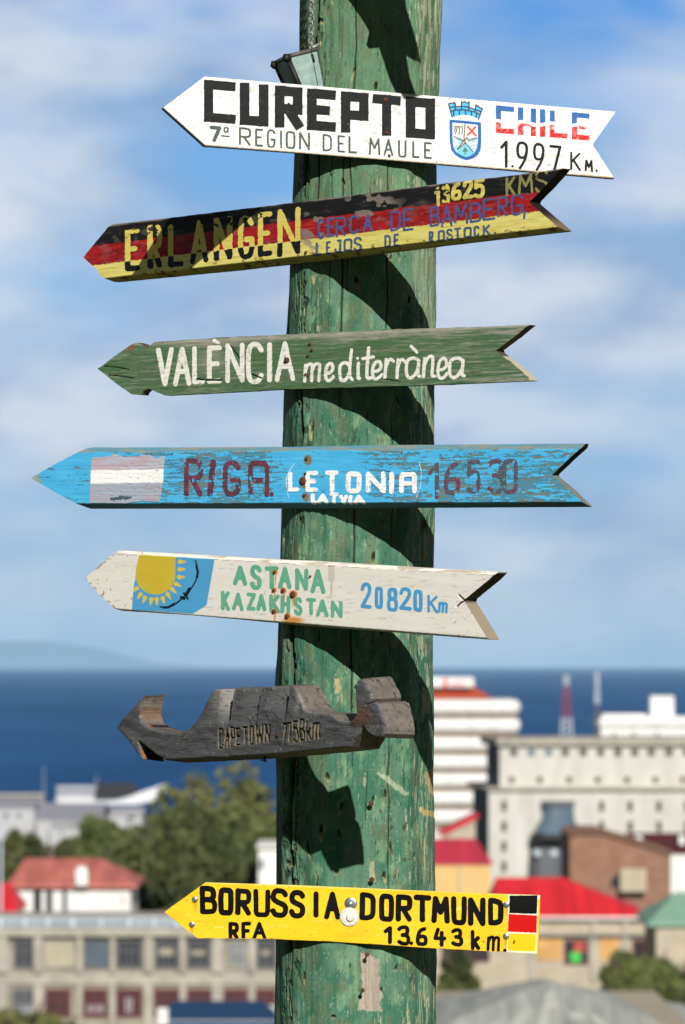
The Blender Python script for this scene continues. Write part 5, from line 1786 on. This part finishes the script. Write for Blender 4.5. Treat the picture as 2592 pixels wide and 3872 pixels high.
def bld(name, label, cat, xD, d, group=None):
    return thing(name, label, cat, (BX(xD, d), d, TZ(d)), group)


# ---- concrete works building, lower left
d = 215.0
r = bld('concrete_building', 'long stained concrete building with rows of dark barred windows at lower left', 'building', 300, d + 7)
dbox(MB(), -60, 790, 2142, None, d, d + 14).build('wall', M_CONC, r)
dbox(MB(), -62, 792, 2124, 2142, d - .45, d + 14.3).build('cornice', M_CONC2, r)
dbox(MB(), -60, 790, 2226, 2252, d - .14, d - .002).build('spandrel_band', M_CONC2, r)
for x0, x1 in ((-8, 20), (79, 99), (178, 190), (253, 265), (330, 352), (412, 425), (486, 512), (570, 584), (634, 650)):
    m = MB()
    dbox(m, x0, x1, 2142, 2225, d - .34, d - .002)
    dbox(m, x0, x1, 2253, None, d - .34, d - .002)
    m.build('pilaster', M_CONC2, r)
for k, (x0, x1) in enumerate(((34, 80), (104, 172), (194, 252), (268, 326), (356, 410), (430, 482), (522, 565), (588, 632))):
    window(r, x0, x1, 2150, 2214, d, M_CONC2 if k in (1, 6) else M_SHADE, M_BLIND if k == 1 else (M_BGLASS if k in (2, 6) else M_GLASS), bars=3)
    if k in (4, 5, 7):
        dbox(MB(), x0 + 10, x1 - 12, 2168 + 5 * (k % 2), 2186, d - .075, d - .058).build('curtain', M_BLIND, r.children[-1])
_cw = random.Random(3)
for k, (x0, x1) in enumerate(((32, 84), (106, 164), (192, 248), (268, 326), (354, 410), (430, 484), (510, 566), (586, 632))):
    w = window(r, x0, x1, 2262, 2326, d, M_SHADE if k == 0 else M_MAROON, M_GLASS, fw=.2, bars=3)
    if k in (0, 2, 3, 6):
        xa = x0 + (x1 - x0) * (.3 if k == 3 else .2)
        xe = x0 + (x1 - x0) * (.62 if k == 3 else .8)
        dbox(MB(), xa, xe, 2282 if k == 3 else 2298, 2318, d - .075, d - .058).build('curtain', M_HARB, w)
rl = MB()
dbox(rl, -60, 790, 2097, 2101, d + .9, d + 1.0)
rl = rl.build('railing', M_RAIL, r)
m = MB()
dbox(m, -60, 790, 2101, 2125, d + .94, d + .97)
m.build('mesh_panel', M_MESHP, rl)
for x in (3, 59, 111, 168, 233, 297, 354, 407, 470, 530, 590, 650, 710):
    dbox(MB(), x - 4, x + 4, 2097, 2125, d + .86, d + .935).build('post', M_RAIL, rl)

# ---- small building with navy roof, bottom
d = 172.0
r = bld('shed', 'low shed with a navy blue tin roof at the bottom edge, left of the pole', 'shed', 490, d + 4)
dbox(MB(), 385, 640, 2335, None, d, d + 8).build('wall', M_WHITE, r)
m = MB()
X0, X1 = BX(368, d), BX(655, d)
m.prism([(X0, d - .4, ZZ(2338, d)), (X1, d - .4, ZZ(2338, d)), (BX(600, d), d + 5, ZZ(2312, d)), (BX(385, d), d + 5, ZZ(2312, d))], (0, .0, -.15))
m.build('roof', M_NAVY, r)
dbox(MB(), 362, 386, 2306, 2345, d - .75, d - .45).build('barge_board', M_WHITE, r)

# ---- white house with faded red roof
d = 255.0
r = bld('house', 'white house with a faded red hipped roof and a white chimney', 'house', 170, d + 4)
dbox(MB(), 34, 300, 2022, None, d, d + 9).build('wall', M_WHITE, r)
m = MB()
hip(m, BX(34, d), BX(300, d), BX(34, d) + .3, BX(222, d), d, d + 9, ZZ(2024, d), ZZ(1963, d + 4.5))
rf = m.build('roof', M_TERRA, r)
m = MB()
dbox(m, 175, 202, 1990, 2026, d - .75, d - .15)
dbox(m, 179, 198, 1982, 1990, d - .70, d - .2)
m.build('chimney', M_WHITE, rf)
for x0, x1, y0, y1, g in ((78, 97, 2026, 2094, M_SHADE), (107, 122, 2026, 2094, M_SHADE), (145, 155, 2026, 2090, M_SHADE), (278, 287, 2044, 2066, M_BLIND)):
    window(r, x0, x1, y0, y1, d, M_WHITE if g is M_BLIND else M_SHADE, M_GLASS, fw=.08)
# ---- red roofed cottage at the left edge
d = 240.0
r = bld('house', 'low cottage with a bright red roof cut off by the left edge of the picture', 'house', -20, d + 3)
dbox(MB(), -150, 34, 2082, None, d, d + 7).build('wall', M_WHITE, r)
m = MB()
hip(m, BX(-150, d), BX(34, d), BX(-100, d), BX(16, d), d, d + 7, ZZ(2084, d), ZZ(2020, d + 3.5), over=.2)
m.build('roof', M_RED, r)
# ---- white house behind the pole
d = 268.0
r = bld('house', 'plain white house wall showing just left of the pole above the yellow sign', 'house', 640, d + 4)
dbox(MB(), 592, 760, 1940, None, d, d + 8).build('wall', M_WHITE, r)
dbox(MB(), 588, 764, 1934, 1940, d - .3, d + 8.3).build('roof', M_WHITE, r)
dbox(MB(), 596, 604, 1965, 1985, d - .25, d - .002).build('meter_box', M_BGLASS, r)

# ---- harbour
d = 1500.0
r = bld('ship', 'white ship with a dark superstructure moored in the harbour', 'ship', 250, d)
r.location = (BX(250, d), d, 0)
m = MB()
hullp = [(128, 1828), (250, 1828), (300, 1820), (350, 1803), (384, 1792), (380, 1808), (350, 1832), (300, 1842), (140, 1842)]
m.prism([(BX(x, d), d - 3, ZZ(y, d)) for x, y in hullp], (0, 7, 0))
m.build('hull', M_WHITE, r)
dbox(MB(), 131, 226, 1798, 1828, d - 2, d + 3).build('cabin', M_HARB, r)
dbox(MB(), 133, 222, 1806, 1812, d - 2.2, d - 2.01).build('window_band', M_BGLASS, r)
m = MB()
m.prism([(BX(x, d), d - 3.6, ZZ(y, d)) for x, y in ((218, 1829), (224, 1791), (285, 1790), (322, 1798), (310, 1816), (270, 1828))], (0, 6.5, 0))
m.build('superstructure', M_BLACK, r)
MB().tube([(BX(222, d), d, ZZ(1800, d)), (BX(222, d), d, ZZ(1776, d))], .14, 6).build('mast', M_RAIL, r)
d = 1460.0
r = bld('pier', 'long grey pier with a thin mast at its end, left edge of the water', 'pier', 40, d)
dbox(MB(), -200, 102, 1816, 1846, d, d + 8).build('deck', M_CONC2, r)
dbox(MB(), -200, 102, 1822, 1828, d - .4, d - .01).build('fender', M_SHADE, r)
MB().tube([(BX(100, d), d + 3, ZZ(1846, d)), (BX(100, d), d + 3, ZZ(1752, d))], [.16, .08], 6).build('mast', M_RAIL, r)


def gable_shed(name, label, x0, x1, ye, yr, d, dep, wm, rm, wins=(), cat='warehouse', group=None):
    r = bld(name, label, cat, (x0 + x1) / 2, d + dep / 2, group or 'sheds along the harbour')
    dbox(MB(), x0, x1, ye, None, d, d + dep).build('wall', wm, r)
    m = MB()
    ze, zr = ZZ(ye, d), ZZ(yr, d)
    X0, X1 = BX(x0, d) - .4, BX(x1, d) + .4
    m.prism([(X0, d - .5, ze), (X0, d + dep / 2, zr), (X0, d + dep + .5, ze), (X0, d + dep + .5, ze - .2), (X0, d + dep / 2, zr - .2), (X0, d - .5, ze - .2)], (X1 - X0, 0, 0))
    m.build('roof', rm, r)
    for (a, b_, c, e_) in wins:
        window(r, a, b_, c, e_, d, M_RAIL, M_GLASS, fw=.2)
    return r


gable_shed('warehouse', 'white harbour shed nearest the left edge below the pier', -60, 80, 1846, 1834, 1150, 20, M_HARB, M_LILAC, ((10, 22, 1858, 1872), (40, 52, 1858, 1872)))
gable_shed('warehouse', 'long harbour warehouse with a lilac grey roof', 84, 232, 1872, 1842, 1120, 40, M_HARB, M_LILAC, ((150, 160, 1880, 1890), (200, 210, 1880, 1890)))
gable_shed('warehouse', 'small white shed with low roof in front of the lilac warehouse', 120, 200, 1890, 1882, 980, 14, M_HARB, M_HARB, ((136, 148, 1898, 1908),))
gable_shed('warehouse', 'white quay shed with a pale blue end below the moored ship', 232, 325, 1862, 1850, 1250, 22, M_HARB, M_HARB, ((290, 312, 1866, 1876),))

# lamp pole at the left edge
d = 235.0
r = bld('lamp_post', 'thin pale lamp post standing at the left edge', 'lamp post', 4, d)
MB().tube([(BX(4, d), d, TZ(d)), (BX(4, d), d, ZZ(1885, d))], [.09, .06], 8).build('post', M_RAIL, r, True)
m = MB()
m.tube([(BX(4, d), d, ZZ(1885, d)), (BX(6, d), d, ZZ(1880, d)), (BX(14, d), d, ZZ(1878, d))], .05, 8)
m.build('arm', M_RAIL, r, True)

# ---- white banded office tower
d = 750.0
r = bld('office_tower', 'tall white banded office block with a red roof and a white rooftop box', 'building', 1040, d + 10)
ym_ = None
edges = [1599, 1641, 1683, 1725, 1766.5, 1808, 1850, 1892, 1934]
core = MB()
dbox(core, 868, 1184, 1599, None, d + .8, d + 20).build('wall', M_SHADE, r)
for k in range(8):
    dbox(MB(), 860, 1192, edges[k], edges[k] + 36.4, d, d + 21).build('white_band', M_WHITE, r, bevel=1.1)
    dbox(MB(), 866, 1186, edges[k] + 36.7, edges[k + 1] - .3, d + .4, d + .78).build('window_ribbon', M_AMBER, r)
m = MB()
hip(m, BX(880, d), BX(1130, d), BX(960, d), BX(1085, d), d + 1, d + 19, ZZ(1599, d), ZZ(1568, d + 10), over=0)
m.build('roof', plain('orange_red_roof', (.55, .10, .04), rough=.6, scale=.5), r)
bx_ = dbox(MB(), 930, 1085, 1549, 1573, d + 4, d + 12).build('rooftop_box', M_WHITE, r, bevel=.3)
m = MB()
dbox(m, 1015, 1024, 1553, 1570, d + 3.9, d + 3.99)
dbox(m, 1032, 1062, 1563, 1566, d + 3.9, d + 3.99)
m.build('sign_mark', M_RED, bx_)

# ---- big cream building
d = 600.0
r = bld('public_building', 'large cream building with a flat cornice, dark side wall and regular small windows', 'building', 1350, d + 12)
m = MB()
dbox(m, 1118, 1720, 1806, None, d, d + 30)
m.build('wall', M_CREAM, r)
sd_ = MB()
xf, xb = BX(1118, d), BX(1086, d)
# the flank runs back to the left
for (xl_, xr_, yt_, nm, dd) in ((1086, 1117.8, 1806, 'side_wall', d),):
    z1_, z0_ = ZZ(yt_, d), TZ(d) - 1.5
    a_, b_ = (BX(1117.6, d), d + .05), (BX(1088, d), d + 12)
    MB().prism([(a_[0], a_[1], z0_), (b_[0], b_[1], z0_), (b_[0], b_[1], z1_), (a_[0], a_[1], z1_)], (6, 12, 0)).build('side_wall', M_SHADE, r)  # flank away from the sun, shade painted as slate grey
m = MB()
m.prism([(BX(1112, d), d - .6, ZZ(1801, d)), (BX(1724, d), d - .6, ZZ(1801, d)), (BX(1724, d), d + 30, ZZ(1801, d)), (BX(1082, d), d + 30, ZZ(1801, d)), (BX(1082, d), d + 12, ZZ(1801, d))], (0, 0, -.35))
m.build('cornice', M_CONC2, r)
m = MB()
dbox(m, 1143, 1720, 1706, 1800.5, d + 2, d + 26)
m.build('upper_wall', M_CREAM, r)
z1_, z0_ = ZZ(1706, d + 2), ZZ(1800.5, d + 2)
MB().prism([(BX(1142.8, d + 2), d + 2.05, z0_), (BX(1119, d + 2), d + 11, z0_), (BX(1119, d + 2), d + 11, z1_), (BX(1142.8, d + 2), d + 2.05, z1_)], (5, 10, 0)).build('side_wall', M_SHADE, r)  # upper flank, same painted shade
m = MB()
m.prism([(BX(1138, d), d + 1.2, ZZ(1690, d)), (BX(1724, d), d + 1.2, ZZ(1690, d)), (BX(1724, d), d + 26, ZZ(1690, d)), (BX(1112, d), d + 26, ZZ(1690, d)), (BX(1112, d), d + 12, ZZ(1690, d))], (0, 0, -.85))
m.build('roof', M_CONC2, r)
for k, x in enumerate((1166, 1206, 1246, 1284, 1325, 1364, 1404, 1442, 1480, 1521, 1561)):
    window(r, x, x + 19, 1711, 1731, d + 2, M_CREAM, M_BGLASS if k in (1, 2) else M_GLASS, fw=.12)
for x in (1171, 1235, 1302, 1367, 1434, 1499, 1563):
    window(r, x - 7, x + 7, 1776, 1791, d + 2, M_BEIGE, M_GLASS, fw=.1)
for x in (1153, 1376, 1441, 1507, 1572):
    for y in (1844, 1890, 1936, 1982) if x < 1200 else (1844, 1890):
        window(r, x - 6.5, x + 6.5, y - 13, y + 13, d, M_BEIGE, M_GLASS, fw=.1)
def loft(rows, mat, name, parent):
    """half-octagon shaft in front of the facade: rows of (y, x0, x1, projection)"""
    V, Fq = [], []
    for (y_, x0_, x1_, pr_) in rows:
        z_ = ZZ(y_, d)
        X0_, X1_ = BX(x0_, d), BX(x1_, d)
        w_ = X1_ - X0_
        V += [(X0_, d - .01, z_), (X0_ + w_ * .04, d - pr_ * .6, z_), (X0_ + w_ * .25, d - pr_, z_), (X1_ - w_ * .25, d - pr_, z_), (X1_ - w_ * .04, d - pr_ * .6, z_), (X1_, d - .01, z_)]
    for k_ in range(len(rows) - 1):
        for j_ in range(5):
            Fq.append((k_ * 6 + j_, k_ * 6 + j_ + 1, k_ * 6 + 7 + j_, k_ * 6 + 6 + j_))
    Fq.append((0, 1, 2, 3, 4, 5))
    Fq.append(tuple((len(rows) - 1) * 6 + j_ for j_ in range(6))[::-1])
    return MB().add(V, Fq).build(name, mat, parent)


by = loft([(1843, 1240, 1312, 2.0), (1872, 1237, 1315, 2.2), (1888, 1226, 1322, 2.8), (1905, 1218, 1330, 3.4)], M_BGLASS, 'glass_bay', r)
loft([(1832, 1237, 1315, 2.3), (1842.8, 1237, 1315, 2.3)], M_SHADE, 'bay_lintel', by)
loft([(1905.2, 1216, 1310, 3.6), (1916, 1210, 1304, 3.9), (1932, 1218, 1296, 3.0), (1938, 1224, 1292, 2.0)], M_BLACK, 'dark_hood', r)
po = loft([(1938.2, 1212, 1300, 2.6), (1960, 1210, 1296, 3.0), (2015, 1208, 1290, 3.2)], M_SHADE, 'porch', r)
for x_ in (1222, 1260):
    dbox(MB(), x_, x_ + 14, 1944, 1958, d - 3.3, d - 3.05).build('porch_window', M_RAIL, po)

# ---- white block on the skyline with a stair tower
d = 690.0
r = bld('office_block', 'white flat block on the skyline with a square stair tower at the right edge', 'building', 1470, d + 8)
dbox(MB(), 1374, 1720, 1640, None, d, d + 16).build('wall', M_WHITE, r)
m = MB()
dbox(m, 1366, 1724, 1650, 1660, d - .5, d + 16.5)
dbox(m, 1380, 1480, 1634, 1640, d + 1, d + 15)
m.build('parapet', M_WHITE, r)
dbox(MB(), 1489, 1542, 1592, 1640, d + 2, d + 8).build('stair_tower', M_WHITE, r)
for x in (1405, 1504, 1450):
    window(r, x - 4, x + 4, 1676, 1686, d, M_BEIGE, M_GLASS, fw=.1)
d = 640.0
r = bld('shed', 'low teal roofed block behind the cream building roof, beside the red mast', 'shed', 1330, d + 4)
dbox(MB(), 1250, 1380, 1695, None, d, d + 9).build('wall', M_CREAM, r)
dbox(MB(), 1248, 1382, 1685, 1695, d - .3, d + 9.3).build('roof', M_TEAL, r)


def lattice(label, xD, d, yt, yb, w0, w1, bands, group=None):
    r = bld('lattice_mast', label, 'mast', xD, d)
    x0 = BX(xD, d)
    zb, zt = ZZ(yb, d), ZZ(yt, d)
    for (f0, f1, mt) in bands:
        m = MB()
        n_ = max(2, int((f1 - f0) * 12))
        for sx, sy in ((-1, -1), (1, -1), (1, 1), (-1, 1)):
            w_ = lambda f: w0 + (w1 - w0) * f
            m.tube([(x0 + sx * w_(f0), d + sy * w_(f0), zb + (zt - zb) * f0), (x0 + sx * w_(f1), d + sy * w_(f1), zb + (zt - zb) * f1)], .08, 6)
        for k in range(n_):
            fa, fb = f0 + (f1 - f0) * k / n_, f0 + (f1 - f0) * (k + 1) / n_
            wa, wb = w_(fa), w_(fb)
            for (p, q) in (((-1, -1), (1, -1)), ((1, -1), (1, 1)), ((1, 1), (-1, 1)), ((-1, 1), (-1, -1))):
                m.tube([(x0 + p[0] * wa, d + p[1] * wa, zb + (zt - zb) * fa), (x0 + q[0] * wb, d + q[1] * wb, zb + (zt - zb) * fb)], .045, 5)
                m.tube([(x0 + q[0] * wa, d + q[1] * wa, zb + (zt - zb) * fa), (x0 + p[0] * wb, d + p[1] * wb, zb + (zt - zb) * fb)], .045, 5)
        m.build('lattice_section', mt, r)
    return r


M_MRED = plain('mast_red', (.36, .05, .05), rough=.5)
M_MWHT = plain('mast_white', (.62, .66, .70), rough=.5)
lattice('red and white lattice mast rising behind the cream building', 1296, 660.0, 1545, 1690, .85, .22, ((0, .34, M_MWHT), (.34, .84, M_MRED), (.84, 1, M_MWHT)))
r = lattice('slender grey antenna mast right of the red and white one', 1366, 670.0, 1535, 1690, .4, .14, ((0, .5, M_SHADE), (.5, 1, M_MWHT)))
m = MB()
for zf in (1560, 1600):
    m.box(BX(1362, 670), BX(1370, 670), 669.2, 670.8, ZZ(zf + 6, 670), ZZ(zf, 670))
m.build('antenna', M_MWHT, r)

# ---- sloping gable building with red trim
d = 470.0
r = bld('house', 'brownish house with a slanting roofline edged in red, right of the pole', 'house', 1040, d + 5)
m = MB()
pr = [(960, 1930), (1008, 1906), (1088, 1866), (1088, 1990), (960, 1990)]
m.prism([(BX(x, d), d, ZZ(y, d)) for x, y in pr] , (0, 10, 0))
m.build('wall', M_BEIGE, r)
m = MB()
m.prism([(BX(x, d), d - .4, ZZ(y, d)) for x, y in ((955, 1933), (1094, 1862), (1094, 1869), (955, 1940))], (0, 11, 0))
m.build('roof', M_RED, r)
dbox(MB(), 956, 1010, 1908, None, d - 2, d - .45).build('white_annex', M_WHITE, r)

# ---- ochre building with crimson roof
d = 380.0
r = bld('house', 'ochre timber building under a crimson hipped roof beside the pole', 'house', 1030, d + 6)
dbox(MB(), 880, 1122, 1974, None, d, d + 10).build('wall', M_OCHRE, r)
m = MB()
hip(m, BX(880, d), BX(1122, d), BX(940, d), BX(1092, d), d, d + 10, ZZ(1973, d), ZZ(1918, d + 5), over=.2)
m.build('roof', M_CRIM, r)
dbox(MB(), 1050, 1055, 1974, 2060, d - .12, d - .002).build('downpipe', M_BEIGE, r)

# ---- brown brick gable
d = 400.0
r = bld('brick_house', 'brown brick building with a blunt gable in front of the cream block', 'house', 1420, d + 8)
m = MB()
gp = [(1303, 1909), (1330, 1904), (1380, 1905), (1534, 1952), (1534, 2110), (1303, 2110)]
m.prism([(BX(x, d), d, ZZ(y, d)) for x, y in gp], (0, 16, 0))
m.build('wall', M_BRICK, r)
m = MB()
rp = [(1299, 1908), (1330, 1902), (1381, 1903), (1540, 1951), (1540, 1954.5), (1381, 1906.2), (1330, 1905.2), (1299, 1911)]
m.prism([(BX(x, d), d - .4, ZZ(y, d)) for x, y in rp], (0, 17, 0))
m.build('roof', M_BRICK, r)
dbox(MB(), 1418, 1478, 1988, 2040, d - 1.2, d - .01).build('grey_lean_to', M_BEIGE, r)
window(r, 1396, 1412, 2005, 2030, d, M_SHADE, M_GLASS, fw=.08)
d = 440.0
r = bld('house', 'house with a maroon roof and small white dormers at the right edge', 'house', 1530, d + 5)
dbox(MB(), 1470, 1700, 1946, None, d, d + 10).build('wall', M_WHITE, r)
m = MB()
hip(m, BX(1420, d), BX(1700, d), BX(1440, d), BX(1680, d), d, d + 10, ZZ(1948, d), ZZ(1905, d + 5), over=.3)
rf = m.build('roof', M_MAROON, r)
for x in (1420, 1462, 1560):
    dbox(MB(), x - 7, x + 7, 1912, 1932, d + .3, d + 3).build('dormer', M_WHITE, rf)

# ---- building with the bright red roof
d = 285.0
r = bld('school', 'long low beige building with a bright red tin roof and orange panels', 'building', 1250, d + 7)
dbox(MB(), 940, 1700, 2100, None, d, d + 13).build('wall', M_BEIGE, r)
m = MB()
hip(m, BX(1134, d), BX(1472, d), BX(1134, d) + .2, BX(1300, d), d, d + 13, ZZ(2094, d), ZZ(2007, d + 6.5), over=.3)
m.build('roof', M_RED, r)
dbox(MB(), 1020, 1486, 2097, 2103, d - .5, d - .003).build('gutter', M_WHITE, r)
dbox(MB(), 940, 1700, 2138, 2143, d - .3, d - .003).build('ledge', M_SHADE, r)
for x0, x1 in ((1228, 1285), (1372, 1416), (1512, 1590)):
    dbox(MB(), x0, x1, 2148, 2196, d - .08, d - .003).build('orange_panel', M_ORANGE, r)
for x0, x1 in ((1010, 1060), (1070, 1120), (1290, 1345), (1446, 1500)):
    w = window(r, x0, x1, 2150, 2206 if x0 > 1200 else 2200, d, M_MAROON, M_GLASS, fw=.14, bars=0 if x0 == 1290 else 1)
    if x0 == 1290:
        dbox(MB(), 1304, 1328, 2178, 2202, d - .075, d - .06).build('green_poster', M_GREENP, w)
        dbox(MB(), 1312, 1338, 2153, 2177, d - .075, d - .06).build('red_poster', M_REDP, w)
for x in (1215, 1356, 1430):
    dbox(MB(), x - 6, x + 6, 2103.5, 2246, d - .2, d - .085).build('pilaster', M_CONC2, r)
# ---- green roofed house right
d = 262.0
r = bld('house', 'house under a pale green tin roof at the right edge', 'house', 1570, d + 5)
dbox(MB(), 1500, 1720, 2118, None, d, d + 10).build('wall', M_BEIGE, r)
m = MB()
hip(m, BX(1492, d), BX(1740, d), BX(1560, d), BX(1690, d), d, d + 10, ZZ(2112, d), ZZ(2040, d + 5), over=.3)
m.build('roof', M_GREENR, r)

# ---- patched grey roof at the lower right
d = 100.0
r = bld('house', 'low house under a broad patched grey tin roof in the lower right corner', 'house', 1270, d + 6)
X0, X1, Xa = BX(880, d), BX(1660, d), BX(1264, d + 5)
m = MB()
dbox(m, 930, 1600, 2375, None, d + .5, d + 15)
m.build('wall', M_BEIGE, r)
ze, za = ZZ(2400, d), ZZ(2240, d + 6)
ap = (Xa, d + 6, za)
m = MB()
ring = [(X0, d - 1, ZZ(2392, d)), (X1, d - 1, ZZ(2392, d)), (BX(1760, d + 14), d + 14, ZZ(2330, d + 14)), (BX(770, d + 14), d + 14, ZZ(2325, d + 14))]
m.add(ring + [ap, (Xa, d + 15, ZZ(2240, d + 15))], [(0, 1, 4), (1, 2, 5, 4), (2, 3, 5), (3, 0, 4, 5), (3, 2, 1, 0)])
rf = m.build('roof', M_GREYR, r)
_r0, _r1 = Vector(ring[0]), Vector(ring[1])
_ap = Vector(ap)
_nn = (_r1 - _r0).cross(_ap - _r0).normalized()
_nn = _nn if _nn.z > 0 else -_nn
M_PATCH = plain('newer_tin_sheet', (.60, .61, .56), rough=.7, scale=4, vary=.12)
for (u0, u1, v0, v1) in ((.30, .36, .12, .55), (.42, .47, .30, .78), (.50, .62, .18, .27), (.58, .66, .42, .50), (.22, .27, .05, .34), (.68, .73, .10, .46), (.47, .53, .58, .86)):
    q = []
    for (u_, v_) in ((u0, v0), (u1, v0), (u1, v1), (u0, v1)):
        q.append(_r0.lerp(_r1, u_).lerp(_ap, v_) + _nn * .012)
    MB().prism(q, _nn * .02).build('patch_sheet', M_PATCH, rf)


# ---- trees
def crown(mat, c, rx, ry, rz, n, leaf, seed, clumps=16, cone=False, sparse=0.0):
    rng = np.random.RandomState(seed)
    C = []
    for k in range(clumps):
        while True:
            p = rng.uniform(-1, 1, 3)
            if np.dot(p, p) < 1:
                break
        if cone:
            h_ = rng.uniform(0, 1) ** 1.3
            w_ = (1 - h_) * .85 + .08
            C.append((np.array([p[0] * w_, p[1] * w_, h_ * 2 - 1]), .16 + .22 * (1 - h_)))
        else:
            C.append((p * .72, rng.uniform(.18, .40)))
    V, q = [], []
    per = n // clumps
    for ctr_, rad in C:
        d_ = rng.normal(size=(per, 3))
        d_ /= np.linalg.norm(d_, axis=1)[:, None]
        pos = ctr_ + d_ * (rad * rng.uniform(.35, 1.0, per) ** .5)[:, None]
        pos = pos * np.array([rx, ry, rz]) + np.array(c)
        a = rng.normal(size=(per, 3))
        a /= np.linalg.norm(a, axis=1)[:, None]
        b_ = np.cross(a, rng.normal(size=(per, 3)))
        b_ /= np.linalg.norm(b_, axis=1)[:, None]
        s = leaf * rng.uniform(.6, 1.5, per)[:, None]
        V.append(np.stack([pos - a * s, pos - b_ * s * .6, pos + a * s, pos + b_ * s * .6], 1).reshape(-1, 3))
    V = np.concatenate(V)
    return V, np.arange(len(V)).reshape(-1, 4)


def leafmat(nm, c, c2):
    return plain(nm, c, rough=.75, scale=.45, c2=c2, spec=.15, detail=4)


M_LDARK = leafmat('dark_conifer_leaves', (.044, .062, .026), (.13, .145, .055))
M_LMID = leafmat('mid_green_leaves', (.065, .095, .030), (.19, .215, .075))
M_LOLIVE = leafmat('olive_leaves', (.10, .12, .040), (.24, .24, .085))


def tree(name, label, xD, ytop, wD, d, mat, seed, n=4200, cone=False, group=None, low=2110, clumps=16, cat='tree'):
    x = BX(xD, d)
    zt = ZZ(ytop, d)
    zb = TZ(d)
    zl = max(ZZ(low, d), zb + .3)
    hw = (BX(xD + wD / 2, d) - x)
    r = thing(name, label, cat, (x, d, zb), group or ('conifers by the low beige building' if name == 'conifer' else 'trees between the houses'))
    rng = random.Random(seed)
    m = MB()
    lean = rng.uniform(-.6, .6)
    m.tube([(x, d, zb - .3), (x + lean * .3, d, zb + (zl - zb) * .6 + .5), (x + lean * .6, d, (zl + zt) / 2), (x + lean * .4, d, zt - .4)], [.34, .26, .17, .03], 8)
    for k in range(7):
        h_ = zl + (zt - zl) * rng.uniform(.1, .75)
        an = rng.uniform(0, 6.28)
        L = hw * rng.uniform(.5, .9)
        m.tube([(x + lean * .5, d, h_), (x + math.cos(an) * L * .5, d + math.sin(an) * L * .5, h_ + .4), (x + math.cos(an) * L, d + math.sin(an) * L, h_ + 1.0)], [.12, .08, .02], 6)
    m.build('trunk', M_TRUNK, r, True)
    V, q = crown(mat, (x, d, (zl + zt) / 2), hw, hw, (zt - zl) / 2, int(n * 1.5), .26 if d > 250 else .16, seed, clumps, cone)
    mesh_np('crown', V, [q], mat, r)
    return r


tree('tree', 'dark bushy tree behind the house at the left edge', 20, 1893, 130, 300, M_LDARK, 1)
tree('tree', 'dark rounded tree above the red hipped roof', 105, 1885, 190, 305, M_LDARK, 2)
tree('tree', 'mid green tree between the rounded dark tree and the tall dark mass', 235, 1842, 170, 310, M_LMID, 3, n=5200)
tree('tree', 'dark tree beside the right end of the red hipped roof', 315, 1866, 230, 292, M_LDARK, 4, n=5200)
tree('tree', 'large dark tree in the middle of the clump over the yellow arrow tip', 420, 1845, 270, 288, M_LDARK, 5, n=8000, clumps=34)
tree('tree', 'tall olive tree with a loose top in front of the sea', 440, 1762, 250, 330, M_LOLIVE, 6, n=3600, clumps=26)
tree('tree', 'tall sparse olive brown tree reaching up beside the pole', 575, 1738, 260, 335, M_LOLIVE, 7, n=4000, clumps=28)
tree('tree', 'mid green bushy tree directly left of the pole', 550, 1800, 270, 296, M_LMID, 8, n=8000, clumps=36)
tree('tree', 'mid green tree hiding the foot of the harbour sheds, left of the largest dark tree', 290, 1852, 220, 316, M_LMID, 19, n=6500, clumps=28)
tree('tree', 'low dark bush under the big trees above the yellow sign', 500, 1935, 250, 280, M_LDARK, 9, n=6500, clumps=28)
tree('tree', 'olive bush in the bottom left corner', 60, 2308, 300, 150, M_LOLIVE, 10, n=3600, low=2420, cat='bush')
tree('conifer', 'dark pointed conifer beside the pole under the yellow sign', 1050, 2150, 130, 200, M_LDARK, 11, n=5200, cone=True, low=2290, clumps=30)
tree('conifer', 'clipped olive green conifer at the lower right', 1420, 2170, 120, 195, M_LMID, 12, n=4200, low=2330)
tree('conifer', 'broad green conifer nearest the lower right edge', 1500, 2166, 140, 196, M_LMID, 13, n=4600, low=2330)
tree('conifer', 'dark green conifer cut off by the right edge', 1585, 2190, 130, 190, M_LMID, 14, n=4200, low=2330)

# the wooded slopes on either side of the view, one mass
_rw = np.random.RandomState(77)
_V = []
for k in range(170):
    dd = 70 + 850 * _rw.rand() ** 1.3
    sgn = -1 if k % 2 else 1
    xx = sgn * (dd * (.095 + .5 * _rw.rand()) + 9)
    hh = _rw.uniform(5, 10)
    V_, _q = crown(None, (xx, dd, TZ(dd) + hh * .5), hh * .5, hh * .5, hh * .55, 330, .55, 500 + k, 11)
    _V.append(V_)
_V = np.concatenate(_V)
tag(mesh_np('woodland', _V, [np.arange(len(_V)).reshape(-1, 4)], M_LMID), kind='stuff')

# ================================================================== sea air
hz = MB().box(-92000, 92000, -600, 61500, -80, 700).build('haze', bpy.data.materials.new('sea_air'))
hm = hz.data.materials[0]
hm.use_nodes = True
t = hm.node_tree
t.nodes.clear()
o_ = nd(t, 'ShaderNodeOutputMaterial')
pv = nd(t, 'ShaderNodeVolumePrincipled')
pv.inputs['Color'].default_value = (.47, .73, 1.0, 1)
pv.inputs['Density'].default_value = 2.0e-5
pv.inputs['Anisotropy'].default_value = -0.24
lk(t, pv.outputs[0], o_.inputs['Volume'])
tag(hz, kind='stuff')
